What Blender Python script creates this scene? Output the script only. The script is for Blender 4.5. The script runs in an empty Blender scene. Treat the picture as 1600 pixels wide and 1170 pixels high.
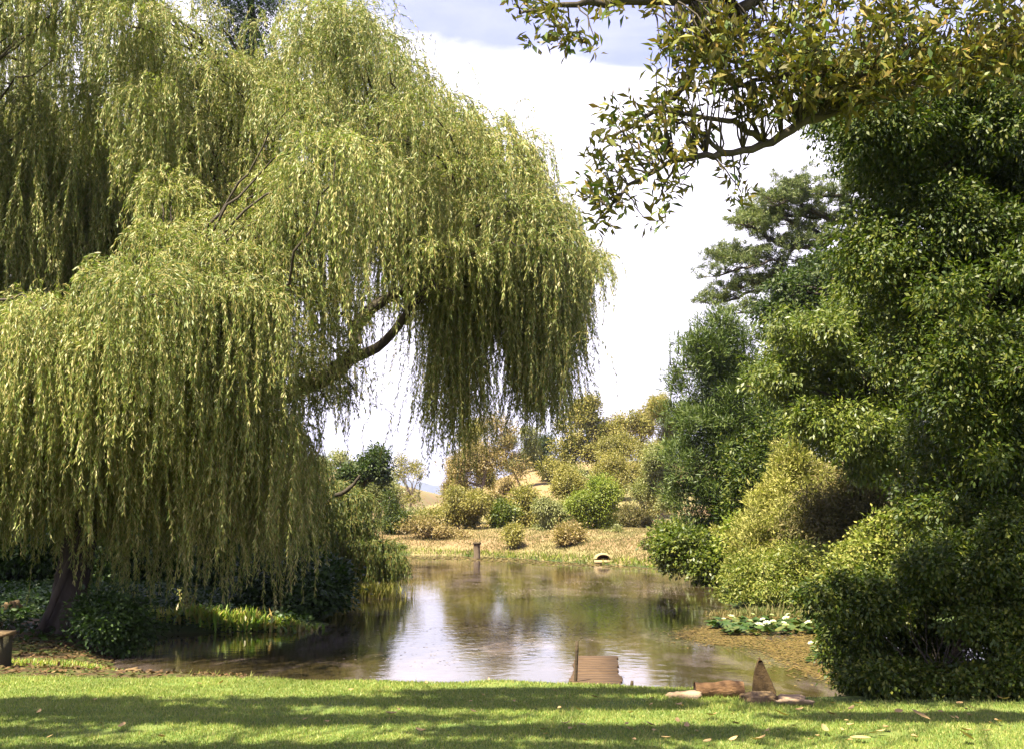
import bpy, math
import numpy as np

sc = bpy.context.scene
HAZE = 0.00018
COL = sc.collection
rad = math.radians
# ------------------------------------------------------------------ camera
FPX = 1715.0
PITCH = math.atan(215 / FPX)
EYE = np.array([0, 0, 1.6])
cam_d = bpy.data.cameras.new('camera'); cam = bpy.data.objects.new('camera', cam_d); COL.objects.link(cam)
cam.location = EYE; cam.rotation_euler = (rad(90) + PITCH, 0, 0)
cam_d.sensor_width = 36; cam_d.lens = 36 * FPX / 1600; cam_d.clip_end = 20000; cam_d.clip_start = 0.05
sc.camera = cam

def ray(px, py):
    u = (px - 800) / FPX; v = (585 - py) / FPX
    return np.array([u, math.cos(PITCH) - v * math.sin(PITCH), math.sin(PITCH) + v * math.cos(PITCH)])
def P(px, py, Y):
    d = ray(px, py); return EYE + d * (Y / d[1])
def G(px, py, z=0.0):
    d = ray(px, py); return EYE + d * ((z - EYE[2]) / d[2])

# ------------------------------------------------------------------ mesh helpers
def nrm(a):
    return a / np.maximum(np.linalg.norm(a, axis=-1, keepdims=True), 1e-9)

class MB:
    def __init__(s): s.v = []; s.q = []; s.t = []; s.n = 0; s.qm = []; s.tm = []
    def add(s, v, q=None, t=None, m=0):
        v = np.asarray(v, float).reshape(-1, 3)
        s.v.append(v)
        if q is not None and len(q):
            q = np.asarray(q, int).reshape(-1, 4); s.q.append(q + s.n); s.qm.append(np.full(len(q), m))
        if t is not None and len(t):
            t = np.asarray(t, int).reshape(-1, 3); s.t.append(t + s.n); s.tm.append(np.full(len(t), m))
        s.n += len(v)
    def leaves(s, p, d, nn, L, W, fold=0.12, m=0, wide=0.45):
        n = len(p)
        if n == 0: return
        d = nrm(d); S = nrm(np.cross(d, nn)); N = np.cross(S, d)
        L = np.broadcast_to(np.asarray(L, float).reshape(-1, 1), (n, 1)); W = np.broadcast_to(np.asarray(W, float).reshape(-1, 1), (n, 1))
        a = p; b = p + d * L * wide + S * W / 2 + N * W * fold; c = p + d * L - N * L * 0.06; e = p + d * L * wide - S * W / 2 + N * W * fold
        v = np.stack([a, b, c, e], 1).reshape(-1, 3)
        s.add(v, q=np.arange(4 * n).reshape(-1, 4), m=m)
    def tube(s, pts, r, k=7, m=0, rng=None, rough=0.0, cap=True):
        pts = np.asarray(pts, float); n = len(pts); r = np.broadcast_to(np.asarray(r, float), (n,))
        T = nrm(np.gradient(pts, axis=0))
        up = np.array([0, 0, 1.0]) if abs(T[:, 2]).mean() < 0.8 else np.array([0, 1.0, 0])
        A = nrm(np.cross(T, up)); B = np.cross(A, T)
        an = np.linspace(0, 2 * np.pi, k, endpoint=False)
        rr = r[:, None] * np.ones(k)
        if rng is not None and rough: rr = rr * (1 + rough * rng.normal(size=(n, k)))
        v = pts[:, None] + A[:, None] * (np.cos(an)[None, :, None] * rr[..., None]) + B[:, None] * (np.sin(an)[None, :, None] * rr[..., None])
        i = np.arange(n - 1)[:, None]; j = np.arange(k)[None]; j2 = (j + 1) % k
        q = np.stack([i * k + j, i * k + j2, (i + 1) * k + j2, (i + 1) * k + j], -1).reshape(-1, 4)
        v = v.reshape(-1, 3); t = None
        if cap:
            v = np.vstack([v, pts[0], pts[-1]]); c0, c1 = n * k, n * k + 1
            jj = np.arange(k); t = np.vstack([np.stack([np.full(k, c0), (jj + 1) % k, jj], -1), np.stack([np.full(k, c1), (n - 1) * k + jj, (n - 1) * k + (jj + 1) % k], -1)])
        s.add(v, q=q, t=t, m=m)
    def box(s, c, h, rot=0.0, jit=0.0, rng=None, m=0):
        c = np.asarray(c, float); v = np.array([[x, y, z] for x in (-1, 1) for y in (-1, 1) for z in (-1, 1)], float) * np.asarray(h)
        if jit: v += rng.normal(size=v.shape) * jit
        cs, sn = math.cos(rot), math.sin(rot); v = np.stack([v[:, 0] * cs - v[:, 1] * sn, v[:, 0] * sn + v[:, 1] * cs, v[:, 2]], 1) + c
        s.add(v, q=[[0, 1, 3, 2], [4, 6, 7, 5], [0, 4, 5, 1], [2, 3, 7, 6], [0, 2, 6, 4], [1, 5, 7, 3]], m=m)
    def build(s, name, mats, parent=None, smooth=False, world=True):
        v = np.vstack(s.v)
        if parent is not None and world: v = v - np.array(parent.location)
        me = bpy.data.meshes.new(name)
        q = np.vstack(s.q) if s.q else np.zeros((0, 4), int); t = np.vstack(s.t) if s.t else np.zeros((0, 3), int)
        li = np.concatenate([q.ravel(), t.ravel()]); np_ = len(q) + len(t)
        st = np.concatenate([np.arange(len(q)) * 4, len(q) * 4 + np.arange(len(t)) * 3])
        me.vertices.add(len(v)); me.vertices.foreach_set('co', v.astype(np.float32).ravel())
        me.loops.add(len(li)); me.loops.foreach_set('vertex_index', li.astype(np.int32))
        me.polygons.add(np_); me.polygons.foreach_set('loop_start', st.astype(np.int32))
        mi = np.concatenate([np.concatenate(s.qm) if s.qm else np.zeros(0, int), np.concatenate(s.tm) if s.tm else np.zeros(0, int)]).astype(np.int32)
        if not isinstance(mats, (list, tuple)): mats = [mats]
        for mm in mats: me.materials.append(mm)
        me.polygons.foreach_set('material_index', mi)
        if smooth: me.polygons.foreach_set('use_smooth', np.ones(np_, bool))
        me.update(calc_edges=True); me.validate()
        o = bpy.data.objects.new(name, me); COL.objects.link(o)
        if parent is not None: o.parent = parent
        return o

def tag(o, label=None, cat=None, group=None, kind=None):
    if label: o['label'] = label
    if cat: o['category'] = cat
    if group: o['group'] = group
    if kind: o['kind'] = kind
    return o
def thing(name, loc, label, cat, group=None):
    o = bpy.data.objects.new(name, None); COL.objects.link(o); o.location = [float(x) for x in loc]; o.empty_display_size = 0.3
    return tag(o, label, cat, group)

# ------------------------------------------------------------------ materials
def newmat(name):
    m = bpy.data.materials.new(name); m.use_nodes = True; nt = m.node_tree; nt.nodes.clear()
    out = nt.nodes.new('ShaderNodeOutputMaterial'); return m, nt, out
def nd(nt, t, **k):
    n = nt.nodes.new(t)
    for a, b in k.items():
        if a.startswith('i_'): n.inputs[a[2:].replace('_', ' ')].default_value = b
        else: setattr(n, a, b)
    return n
def ramp(nt, fac, stops, interp='LINEAR'):
    r = nt.nodes.new('ShaderNodeValToRGB'); r.color_ramp.interpolation = interp
    while len(r.color_ramp.elements) < len(stops): r.color_ramp.elements.new(0.5)
    for e, (p, c) in zip(r.color_ramp.elements, stops): e.position = p; e.color = (*c, 1)
    nt.links.new(fac, r.inputs[0]); return r.outputs[0]
def mixc(nt, f, a, b, mode='MIX'):
    m = nt.nodes.new('ShaderNodeMix'); m.data_type = 'RGBA'; m.blend_type = mode
    for k, x in ((0, f), (6, a), (7, b)):
        if hasattr(x, 'links'): nt.links.new(x, m.inputs[k])
        elif k == 0: m.inputs[0].default_value = x
        else: m.inputs[k].default_value = (*x, 1)
    return m.outputs[2]
def noise(nt, scale, detail=4, vec=None, rough=0.55, dist=0.0):
    n = nd(nt, 'ShaderNodeTexNoise'); n.inputs['Scale'].default_value = scale; n.inputs['Detail'].default_value = detail
    n.inputs['Roughness'].default_value = rough; n.inputs['Distortion'].default_value = dist
    if vec is None:
        tc = nd(nt, 'ShaderNodeTexCoord'); vec = tc.outputs['Object']
    nt.links.new(vec, n.inputs['Vector']); return n.outputs[0]

def leaf_mat(name, cols, trans=0.35, rough=0.5, spec=0.35, clump=0.6, back=None):
    m, nt, out = newmat(name)
    g = nd(nt, 'ShaderNodeNewGeometry')
    n = len(cols)
    c = ramp(nt, g.outputs['Random Per Island'], [(i / max(1, n - 1), x) for i, x in enumerate(cols)])
    nz = noise(nt, clump, 3)
    v = ramp(nt, nz, [(0.3, (0.72, 0.75, 0.7)), (0.7, (1.25, 1.2, 1.15))])
    c = mixc(nt, 1.0, c, v, 'MULTIPLY')
    if back is not None:
        bk = nd(nt, 'ShaderNodeMath', operation='MULTIPLY'); nt.links.new(g.outputs['Backfacing'], bk.inputs[0]); bk.inputs[1].default_value = .45; c = mixc(nt, bk.outputs[0], c, back)
    b = nd(nt, 'ShaderNodeBsdfPrincipled'); nt.links.new(c, b.inputs['Base Color'])
    b.inputs['Roughness'].default_value = rough; b.inputs['Specular IOR Level'].default_value = spec
    t = nd(nt, 'ShaderNodeBsdfTranslucent'); c2 = mixc(nt, 1.0, c, (1.05, 1.3, 0.5), 'MULTIPLY'); nt.links.new(c2, t.inputs['Color'])
    mx = nd(nt, 'ShaderNodeMixShader'); mx.inputs[0].default_value = trans
    nt.links.new(b.outputs[0], mx.inputs[1]); nt.links.new(t.outputs[0], mx.inputs[2]); nt.links.new(mx.outputs[0], out.inputs[0])
    return m
def rough_mat(name, cols, scale=6, rough=0.85, bump=0.4, bscale=30, stretch=None, spec=0.25):
    m, nt, out = newmat(name)
    tc = nd(nt, 'ShaderNodeTexCoord'); vec = tc.outputs['Object']
    if stretch:
        mp = nd(nt, 'ShaderNodeMapping'); mp.inputs['Scale'].default_value = stretch; nt.links.new(vec, mp.inputs[0]); vec = mp.outputs[0]
    nz = noise(nt, scale, 6, vec)
    n = len(cols); c = ramp(nt, nz, [(0.28 + 0.44 * i / max(1, n - 1), x) for i, x in enumerate(cols)])
    b = nd(nt, 'ShaderNodeBsdfPrincipled'); nt.links.new(c, b.inputs['Base Color']); b.inputs['Roughness'].default_value = rough
    b.inputs['Specular IOR Level'].default_value = spec
    n2 = noise(nt, bscale, 6, vec, 0.65); bp = nd(nt, 'ShaderNodeBump'); bp.inputs['Strength'].default_value = bump; bp.inputs['Distance'].default_value = 0.03
    nt.links.new(n2, bp.inputs['Height']); nt.links.new(bp.outputs[0], b.inputs['Normal']); nt.links.new(b.outputs[0], out.inputs[0])
    return m

MT = {}
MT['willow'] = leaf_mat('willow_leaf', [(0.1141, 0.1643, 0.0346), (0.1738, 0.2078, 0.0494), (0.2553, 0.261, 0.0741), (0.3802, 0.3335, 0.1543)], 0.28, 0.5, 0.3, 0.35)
MT['willow_twig'] = rough_mat('willow_twig', [(0.20, 0.15, 0.04), (0.30, 0.23, 0.07)])
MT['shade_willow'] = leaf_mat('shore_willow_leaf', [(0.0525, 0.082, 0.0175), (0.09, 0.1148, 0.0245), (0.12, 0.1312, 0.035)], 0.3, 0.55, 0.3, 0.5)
MT['bark'] = rough_mat('bark', [(0.0206, 0.0156, 0.0109), (0.053, 0.0423, 0.0273), (0.0883, 0.0716, 0.0512)], 5, 0.9, 0.8, 14, (1, 1, 0.3))
MT['pale_bark'] = rough_mat('pale_bark', [(0.084, 0.06, 0.048), (0.168, 0.132, 0.102), (0.24, 0.198, 0.162)], 3, 0.85, 0.4, 12, (1, 1, 0.3))
MT['fig'] = leaf_mat('fig_leaf', [(0.0354, 0.0619, 0.0118), (0.0567, 0.089, 0.0157), (0.0921, 0.1238, 0.0223), (0.1346, 0.1548, 0.0295), (0.1771, 0.1703, 0.036), (0.2338, 0.1548, 0.0327)], 0.2, 0.5, 0.2, 1.2, back=(0.16, 0.095, 0.028))
MT['dark'] = leaf_mat('dark_leaf', [(0.0201, 0.0384, 0.004), (0.0368, 0.0595, 0.0057), (0.0637, 0.086, 0.0089), (0.1139, 0.119, 0.0162)], 0.25, 0.5, 0.25, 0.8)
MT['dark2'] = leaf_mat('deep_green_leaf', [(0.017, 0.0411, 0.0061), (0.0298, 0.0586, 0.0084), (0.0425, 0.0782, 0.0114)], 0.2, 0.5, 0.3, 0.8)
MT['mid'] = leaf_mat('mid_green_leaf', [(0.0533, 0.0848, 0.011), (0.0978, 0.1249, 0.0159), (0.1599, 0.1696, 0.0275)], 0.3, 0.45, 0.35, 0.8)
MT['blue'] = leaf_mat('blue_green_leaf', [(0.0252, 0.047, 0.0107), (0.042, 0.065, 0.014), (0.063, 0.0795, 0.0149)], 0.25, 0.5, 0.3, 0.8)
MT['pine'] = leaf_mat('pine_needle', [(0.0684, 0.101, 0.0274), (0.114, 0.1425, 0.0383), (0.1596, 0.1663, 0.0491)], 0.2, 0.5, 0.3, 0.6)
MT['fir'] = leaf_mat('fir_needle', [(0.045, 0.0778, 0.0185), (0.0765, 0.1069, 0.0218), (0.108, 0.1361, 0.0286)], 0.2, 0.5, 0.3, 0.6)
MT['cypress'] = leaf_mat('golden_cypress_leaf', [(0.187, 0.1913, 0.0467), (0.255, 0.2465, 0.0638), (0.323, 0.289, 0.0935)], 0.25, 0.6, 0.2, 0.8)
MT['yellow'] = leaf_mat('yellow_green_leaf', [(0.1104, 0.144, 0.0252), (0.1656, 0.1845, 0.0342), (0.2484, 0.234, 0.054)], 0.3, 0.5, 0.3, 1.0)
MT['brownish'] = leaf_mat('olive_brown_leaf', [(0.08, 0.075, 0.025), (0.12, 0.11, 0.035), (0.17, 0.13, 0.05)], 0.25, 0.6, 0.2, 0.8)
MT['gum'] = leaf_mat('gum_leaf', [(0.1526, 0.1482, 0.0335), (0.2169, 0.195, 0.0455), (0.2812, 0.2341, 0.0608)], 0.25, 0.5, 0.3, 0.3)
MT['gum_brown'] = leaf_mat('brown_gum_leaf', [(0.1646, 0.1328, 0.0446), (0.2244, 0.1697, 0.0606), (0.2768, 0.1993, 0.0829)], 0.25, 0.5, 0.3, 0.3)
MT['gum_grey'] = leaf_mat('grey_gum_leaf', [(0.1402, 0.1606, 0.0506), (0.1919, 0.1989, 0.0675), (0.2435, 0.2372, 0.0878)], 0.25, 0.5, 0.3, 0.4)
MT['bush'] = leaf_mat('bright_bush_leaf', [(0.119, 0.162, 0.021), (0.1615, 0.198, 0.0245), (0.2125, 0.225, 0.035)], 0.3, 0.5, 0.3, 0.5)
MT['strap'] = leaf_mat('strap_leaf', [(0.12, 0.22, 0.03), (0.20, 0.28, 0.04), (0.30, 0.30, 0.06), (0.34, 0.24, 0.09)], 0.35, 0.45, 0.4, 2)
MT['sedge'] = leaf_mat('sedge_blade', [(0.18, 0.19, 0.035), (0.27, 0.25, 0.05), (0.33, 0.27, 0.08)], 0.3, 0.5, 0.3, 2)
MT['grass'] = leaf_mat('grass_blade', [(0.122, 0.186, 0.0312), (0.183, 0.24, 0.0438), (0.2501, 0.282, 0.0625), (0.3294, 0.288, 0.1)], 0.3, 0.5, 0.3, 1.2)
MT['dry'] = leaf_mat('dry_grass_blade', [(0.1338, 0.1212, 0.0418), (0.1923, 0.1588, 0.0669), (0.092, 0.1045, 0.0251)], 0.2, 0.7, 0.2, 0.5)
MT['fallen'] = leaf_mat('fallen_leaf', [(0.2167, 0.1224, 0.0442), (0.2677, 0.1652, 0.0608), (0.3187, 0.2203, 0.0994), (0.255, 0.0979, 0.0331)], 0.1, 0.6, 0.3, 3)
MT['litter'] = leaf_mat('leaf_litter', [(0.0473, 0.0276, 0.012), (0.0788, 0.0442, 0.0192), (0.126, 0.0774, 0.0336), (0.042, 0.0497, 0.0144)], 0.1, 0.7, 0.2, 2)
MT['stone'] = rough_mat('stone', [(0.0683, 0.0459, 0.0216), (0.147, 0.0972, 0.0432), (0.21, 0.1458, 0.0713)], 7, 0.85, 0.6, 40)
MT['pale_stone'] = rough_mat('pale_stone', [(0.1201, 0.0812, 0.0436), (0.2293, 0.1596, 0.0923), (0.3003, 0.224, 0.1385)], 7, 0.85, 0.6, 40)
MT['moss_stone'] = rough_mat('mossy_stone', [(0.027, 0.027, 0.0135), (0.0585, 0.0495, 0.0225), (0.099, 0.072, 0.045)], 6, 0.9, 0.6, 40)
MT['slate'] = rough_mat('upright_stone', [(0.0495, 0.027, 0.0108), (0.0715, 0.0442, 0.0153), (0.0935, 0.0572, 0.0203)], 9, 0.8, 0.5, 50)
MT['log'] = rough_mat('log_bark', [(0.0585, 0.0304, 0.0125), (0.13, 0.0699, 0.0288), (0.221, 0.1276, 0.0552)], 9, 0.9, 0.9, 30, (0.4, 1, 1))
MT['plank'] = rough_mat('weathered_plank', [(0.0506, 0.0311, 0.016), (0.0874, 0.0525, 0.0273), (0.1242, 0.0788, 0.042)], 4, 0.85, 0.5, 25, (1, 6, 6))
MT['postwood'] = rough_mat('dark_post', [(0.03, 0.022, 0.012), (0.07, 0.05, 0.025)], 10, 0.9, 0.5, 40)
MT['stump'] = rough_mat('grey_stump', [(0.072, 0.051, 0.033), (0.132, 0.096, 0.06), (0.18, 0.138, 0.09)], 6, 0.9, 0.7, 20, (1, 1, 0.3))
MT['drain'] = rough_mat('pale_concrete', [(0.27, 0.2016, 0.095), (0.348, 0.2688, 0.14)], 5, 0.85, 0.3, 30)
MT['rust'] = rough_mat('rusty_lining', [(0.192, 0.078, 0.024), (0.27, 0.126, 0.042)], 8, 0.9, 0.3, 30)
MT['scum'] = leaf_mat('floating_scum', [(0.10, 0.085, 0.06), (0.16, 0.125, 0.10), (0.20, 0.16, 0.13)], 0.05, 0.7, 0.2, 2)
MT['petal'] = leaf_mat('white_petal', [(0.75, 0.74, 0.68), (0.82, 0.81, 0.76)], 0.3, 0.5, 0.3, 3)
MT['heart'] = rough_mat('yellow_flower_heart', [(0.6, 0.42, 0.05), (0.7, 0.5, 0.08)])
MT['pad'] = leaf_mat('lily_pad', [(0.015, 0.039, 0.0072), (0.027, 0.057, 0.0096), (0.042, 0.072, 0.012), (0.09, 0.096, 0.018)], 0.1, 0.5, 0.3, 2)
MT['weed'] = leaf_mat('floating_weed', [(0.0645, 0.054, 0.0124), (0.1042, 0.0729, 0.0227), (0.1438, 0.108, 0.0248), (0.1091, 0.0648, 0.0248)], 0.05, 0.7, 0.2, 2.5)

# ------------------------------------------------------------------ ground height
POND = np.array([(-5.9, 18.0), (-5.6, 16), (-5.0, 14.2), (-4.2, 12.9), (-3.2, 12.1), (-1.5, 11.6), (0.8, 11.3), (2.4, 10.9), (3.4, 10.7), (4.6, 11.6), (6.2, 13.2), (7.2, 16.5), (6.6, 19.6),
                 (5.4, 21.0), (4.25, 21.4), (4.3, 23), (5.3, 28), (5.8, 33), (5.4, 38), (4.6, 40.5), (2.5, 43.5), (0, 48), (-3, 51.3), (-6.2, 52.3), (-9, 50.5), (-8, 42), (-5.2, 35), (-4.1, 31.5), (-4.0, 28),
                 (-4.0, 25.2), (-3.6, 22), (-3.3, 19.6), (-3.5, 18.5), (-4.6, 18.3)])
WATER = -0.35
def sd_pond(x, y):
    x = np.asarray(x, float); y = np.asarray(y, float)
    best = np.full(x.shape, 1e9); ins = np.zeros(x.shape, bool)
    n = len(POND)
    for i in range(n):
        ax, ay = POND[i]; bx, by = POND[(i + 1) % n]; ex, ey = bx - ax, by - ay
        t = np.clip(((x - ax) * ex + (y - ay) * ey) / (ex * ex + ey * ey), 0, 1)
        best = np.minimum(best, np.hypot(x - ax - t * ex, y - ay - t * ey))
        c = ((ay > y) != (by > y)) & (x < (bx - ax) * (y - ay) / ((by - ay) if by != ay else 1e-9) + ax); ins ^= c
    return np.where(ins, -best, best)
def sst(a, b, x):
    t = np.clip((x - a) / (b - a), 0, 1); return t * t * (3 - 2 * t)
def wav(x, y, s=1.0, k=0):
    return (np.sin(x * 0.9 * s + 1.3 + k) * np.cos(y * 0.7 * s + 0.4 - k) + 0.5 * np.sin(x * 2.1 * s - y * 1.7 * s + k) + 0.25 * np.sin(x * 4.3 * s + y * 3.9 * s + 2 + k)) / 1.75
def gz(x, y):
    x = np.asarray(x, float); y = np.asarray(y, float)
    d = sd_pond(x, y) + 0.10 * wav(x, y, 2.3)
    near = 1 - sst(11, 14, y - 0.0 * x)
    land_near = WATER + 0.36 * sst(0.0, 0.9, d)
    land_side = WATER + 0.10 + 0.25 * sst(0.0, 4.0, d)
    far = sst(34, 50, y)
    z = near * land_near + (1 - near) * np.where(d > 0, WATER + (land_side - WATER) * sst(0, 0.5, d), WATER)
    # far bank and hills
    bank = 0.75 * sst(0.0, 9.0, d) * far
    hill_r = 6.2 * sst(60, 118, y) * sst(-15, 6, x - (y - 100) * 0.02)
    hill_l = 6.6 * sst(62, 118, y) * (1 - sst(-24, -14.5, x))
    z = z + np.where(d > 0, bank + hill_r + hill_l, 0)
    z = np.where(d < 0, WATER - np.minimum(0.9, 0.35 * -d), z)
    lawn = sst(0.4, 1.5, d) * (1 - sst(11, 16, y))
    z = z + lawn * 0.022 * wav(x, y, 0.8) + (1 - lawn) * np.where(d > 0, 1, 0) * 0.04 * wav(x, y, 1.7)
    return z
def gz1(x, y): return float(gz(np.array([x]), np.array([y]))[0])
# ------------------------------------------------------------------ ground sheet
def axis(lo, hi, fine_lo, fine_hi, st, g=1.22):
    a = list(np.arange(fine_lo, fine_hi + 1e-6, st)); s = st
    while a[-1] < hi: s *= g; a.append(a[-1] + s)
    s = st
    while a[0] > lo: s *= g; a.insert(0, a[0] - s)
    return np.array(a)
gx = axis(-7500, 7500, -9, 9, 0.16, 1.13); gy = axis(-7500, 7500, 4.5, 27, 0.16, 1.08)
X, Y = np.meshgrid(gx, gy); Z = gz(X, Y)
nx, ny = len(gx), len(gy)
ii = (np.arange(ny - 1)[:, None] * nx + np.arange(nx - 1)[None]).ravel()
m = MB(); m.add(np.stack([X, Y, Z], -1), q=np.stack([ii, ii + 1, ii + nx + 1, ii + nx], -1))
def ground_mat():
    mt, nt, out = newmat('ground')
    at = nd(nt, 'ShaderNodeAttribute', attribute_name='zone'); sp = nd(nt, 'ShaderNodeSeparateColor'); nt.links.new(at.outputs['Color'], sp.inputs[0])
    n1 = noise(nt, 3.0, 6); n2 = noise(nt, 40, 5, None, 0.7); n3 = noise(nt, 0.35, 5)
    lawn = mixc(nt, n2, (0.055, 0.09, 0.02), (0.12, 0.16, 0.035))
    lawn = mixc(nt, ramp(nt, n1, [(0.45, (0, 0, 0)), (0.75, (0.6, 0.6, 0.6))]), lawn, (0.17, 0.17, 0.05))
    soil = mixc(nt, n2, (0.035, 0.024, 0.013), (0.085, 0.056, 0.028)); soil = mixc(nt, ramp(nt, n1, [(.44, (0, 0, 0)), (.56, (.9, .9, .9))]), soil, (0.055, 0.07, 0.016)); soil = mixc(nt, sp.outputs['Green'], soil, mixc(nt, n2, (0.025, 0.045, 0.012), (0.06, 0.08, 0.02)))
    dry = mixc(nt, n3, (0.15, 0.13, 0.05), (0.225, 0.18, 0.085)); dry = mixc(nt, ramp(nt, n1, [(0.45, (0, 0, 0)), (0.7, (0.7, 0.7, 0.7))]), dry, (0.135, 0.125, 0.035))
    dry = mixc(nt, ramp(nt, noise(nt, 0.12, 5), [(0.45, (0, 0, 0)), (0.58, (0.9, 0.9, 0.9))]), dry, (0.20, 0.13, 0.066))
    def edge(ch):
        a = nd(nt, 'ShaderNodeMath', operation='MULTIPLY_ADD'); nt.links.new(n1, a.inputs[0]); a.inputs[1].default_value = 0.7; a.inputs[2].default_value = -0.35
        b = nd(nt, 'ShaderNodeMath', operation='ADD'); nt.links.new(a.outputs[0], b.inputs[0]); nt.links.new(sp.outputs[ch], b.inputs[1])
        return ramp(nt, b.outputs[0], [(0.42, (0, 0, 0)), (0.58, (1, 1, 1))])
    c = mixc(nt, edge('Red'), soil, lawn); c = mixc(nt, edge('Blue'), c, dry)
    b = nd(nt, 'ShaderNodeBsdfPrincipled'); nt.links.new(c, b.inputs['Base Color']); b.inputs['Roughness'].default_value = 0.95; b.inputs['Specular IOR Level'].default_value = 0.1
    bp = nd(nt, 'ShaderNodeBump'); bp.inputs['Strength'].default_value = 0.5; bp.inputs['Distance'].default_value = 0.02; nt.links.new(n2, bp.inputs['Height']); nt.links.new(bp.outputs[0], b.inputs['Normal'])
    nt.links.new(b.outputs[0], out.inputs[0]); return mt
def lawn_w(x, y):
    d = sd_pond(x, y)
    edge_y = np.interp(x, [-12, -6, -3.2, -1.2, 1.5, 2.5, 6], [11.1, 11.1, 11.0, 10.9, 10.4, 9.6, 9.6])
    w = 1 - sst(-0.12, 0.12, y - edge_y)
    return w * sst(0.15, 0.5, d)
ground = m.build('ground', ground_mat(), smooth=True); tag(ground, kind='structure')
D_ = sd_pond(X, Y)
zr = lawn_w(X, Y); zb = sst(26, 38, Y) * sst(0.0, 0.5, D_)
ca = ground.data.color_attributes.new('zone', 'FLOAT_COLOR', 'POINT')
ca.data.foreach_set('color', np.stack([zr, sst(16.5, 19, Y) + sst(-1, 1, X), zb, 0 * zr + 1], -1).astype(np.float32).ravel())
# mountain
def ridge(name, Yd, pts, thick, col, seed):
    rng = np.random.default_rng(seed); mb = MB()
    xs = np.linspace(pts[0][0], pts[-1][0], 160); py = np.interp(xs, [p[0] for p in pts], [p[1] for p in pts])
    top = np.array([P(a, b, Yd) for a, b in zip(xs, py)]); top[:, 2] += rng.normal(size=160) * Yd * 0.0011 + np.interp(np.arange(160), np.arange(0, 160, 8), rng.normal(size=20)) * Yd * 0.0012
    prof = [(-1, 0), (-0.7, 0.25), (-0.4, 0.6), (-0.15, 0.9), (0, 1), (0.2, 0.9), (0.6, 0.5), (1, 0)]
    v = np.array([[t + np.array([0, a * thick, 0]) - np.array([0, 0, (1 - b) * (t[2] + 2)]) for a, b in prof] for t in top]); k = len(prof)
    v += rng.normal(size=v.shape) * Yd * 0.0008
    i = np.arange(159)[:, None]; j = np.arange(k - 1)[None]
    mb.add(v.reshape(-1, 3), q=np.stack([i * k + j, (i + 1) * k + j, (i + 1) * k + j + 1, i * k + j + 1], -1).reshape(-1, 4))
    return tag(mb.build(name, rough_mat(name + '_bush', col, 0.02, 0.95, 0.2, 0.05), smooth=True), kind='structure')
ridge('distant_hills', 5200, [(-700, 792), (300, 770), (520, 776), (600, 762), (640, 751), (665, 757), (690, 760), (730, 772), (900, 786), (1500, 775), (2300, 792)], 500, [(0.05, 0.065, 0.035), (0.09, 0.10, 0.05)], 5)

# ------------------------------------------------------------------ water
def water_mat():
    mt, nt, out = newmat('pond_water')
    tc = nd(nt, 'ShaderNodeTexCoord'); mp = nd(nt, 'ShaderNodeMapping'); mp.inputs['Scale'].default_value = (1.0, 0.45, 1); nt.links.new(tc.outputs['Object'], mp.inputs[0])
    n1 = noise(nt, 5.0, 4, tc.outputs['Object'], 0.5); n2 = noise(nt, 0.5, 4, mp.outputs[0], 0.6, 0.5)
    # dusty film lying on the surface in drifting patches
    n3 = noise(nt, 0.9, 8, mp.outputs[0], 0.72, 0.4)
    film = ramp(nt, n3, [(0.47, (0.02,) * 3), (0.58, (0.40,) * 3), (0.72, (0.75,) * 3)])
    c = mixc(nt, film, (0.034, 0.026, 0.009), (0.165, 0.125, 0.128))
    b = nd(nt, 'ShaderNodeBsdfPrincipled'); nt.links.new(c, b.inputs['Base Color']); b.inputs['IOR'].default_value = 1.55
    r = ramp(nt, film, [(0, (0.035,) * 3), (1, (0.09,) * 3)]); nt.links.new(r, b.inputs['Roughness'])
    s = ramp(nt, n2, [(0.35, (0.25,) * 3), (0.65, (1,) * 3)])
    h = nd(nt, 'ShaderNodeMath', operation='MULTIPLY'); nt.links.new(n1, h.inputs[0]); nt.links.new(s, h.inputs[1])
    bp = nd(nt, 'ShaderNodeBump'); bp.inputs['Strength'].default_value = 0.15; bp.inputs['Distance'].default_value = 0.03; nt.links.new(h.outputs[0], bp.inputs['Height'])
    nt.links.new(bp.outputs[0], b.inputs['Normal']); nt.links.new(b.outputs[0], out.inputs[0]); return mt
m = MB(); m.add([(-16, 10, WATER), (14, 10, WATER), (14, 56, WATER), (-16, 56, WATER)], q=[[0, 1, 2, 3]])
# clip water sheet to the pond outline (slightly enlarged, tucked under the banks)
cen = POND.mean(0)
wx = np.arange(-12, 10.01, 0.25); wy = np.arange(9.5, 55.01, 0.25); WX, WY = np.meshgrid(wx, wy); k_ = sd_pond(WX, WY) < 0.6
idx = -np.ones(WX.shape, int)
cells = k_[:-1, :-1] & k_[1:, :-1] & k_[:-1, 1:] & k_[1:, 1:]
a_, b_ = np.nonzero(cells); nW = WX.shape[1]
used, inv = np.unique(np.stack([a_ * nW + b_, a_ * nW + b_ + 1, (a_ + 1) * nW + b_ + 1, (a_ + 1) * nW + b_], -1).ravel(), return_inverse=True)
m = MB(); m.add(np.stack([WX.ravel()[used], WY.ravel()[used], np.full(len(used), WATER)], -1), q=inv.reshape(-1, 4))
tag(m.build('pond_water', water_mat(), smooth=True), kind='structure')

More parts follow.
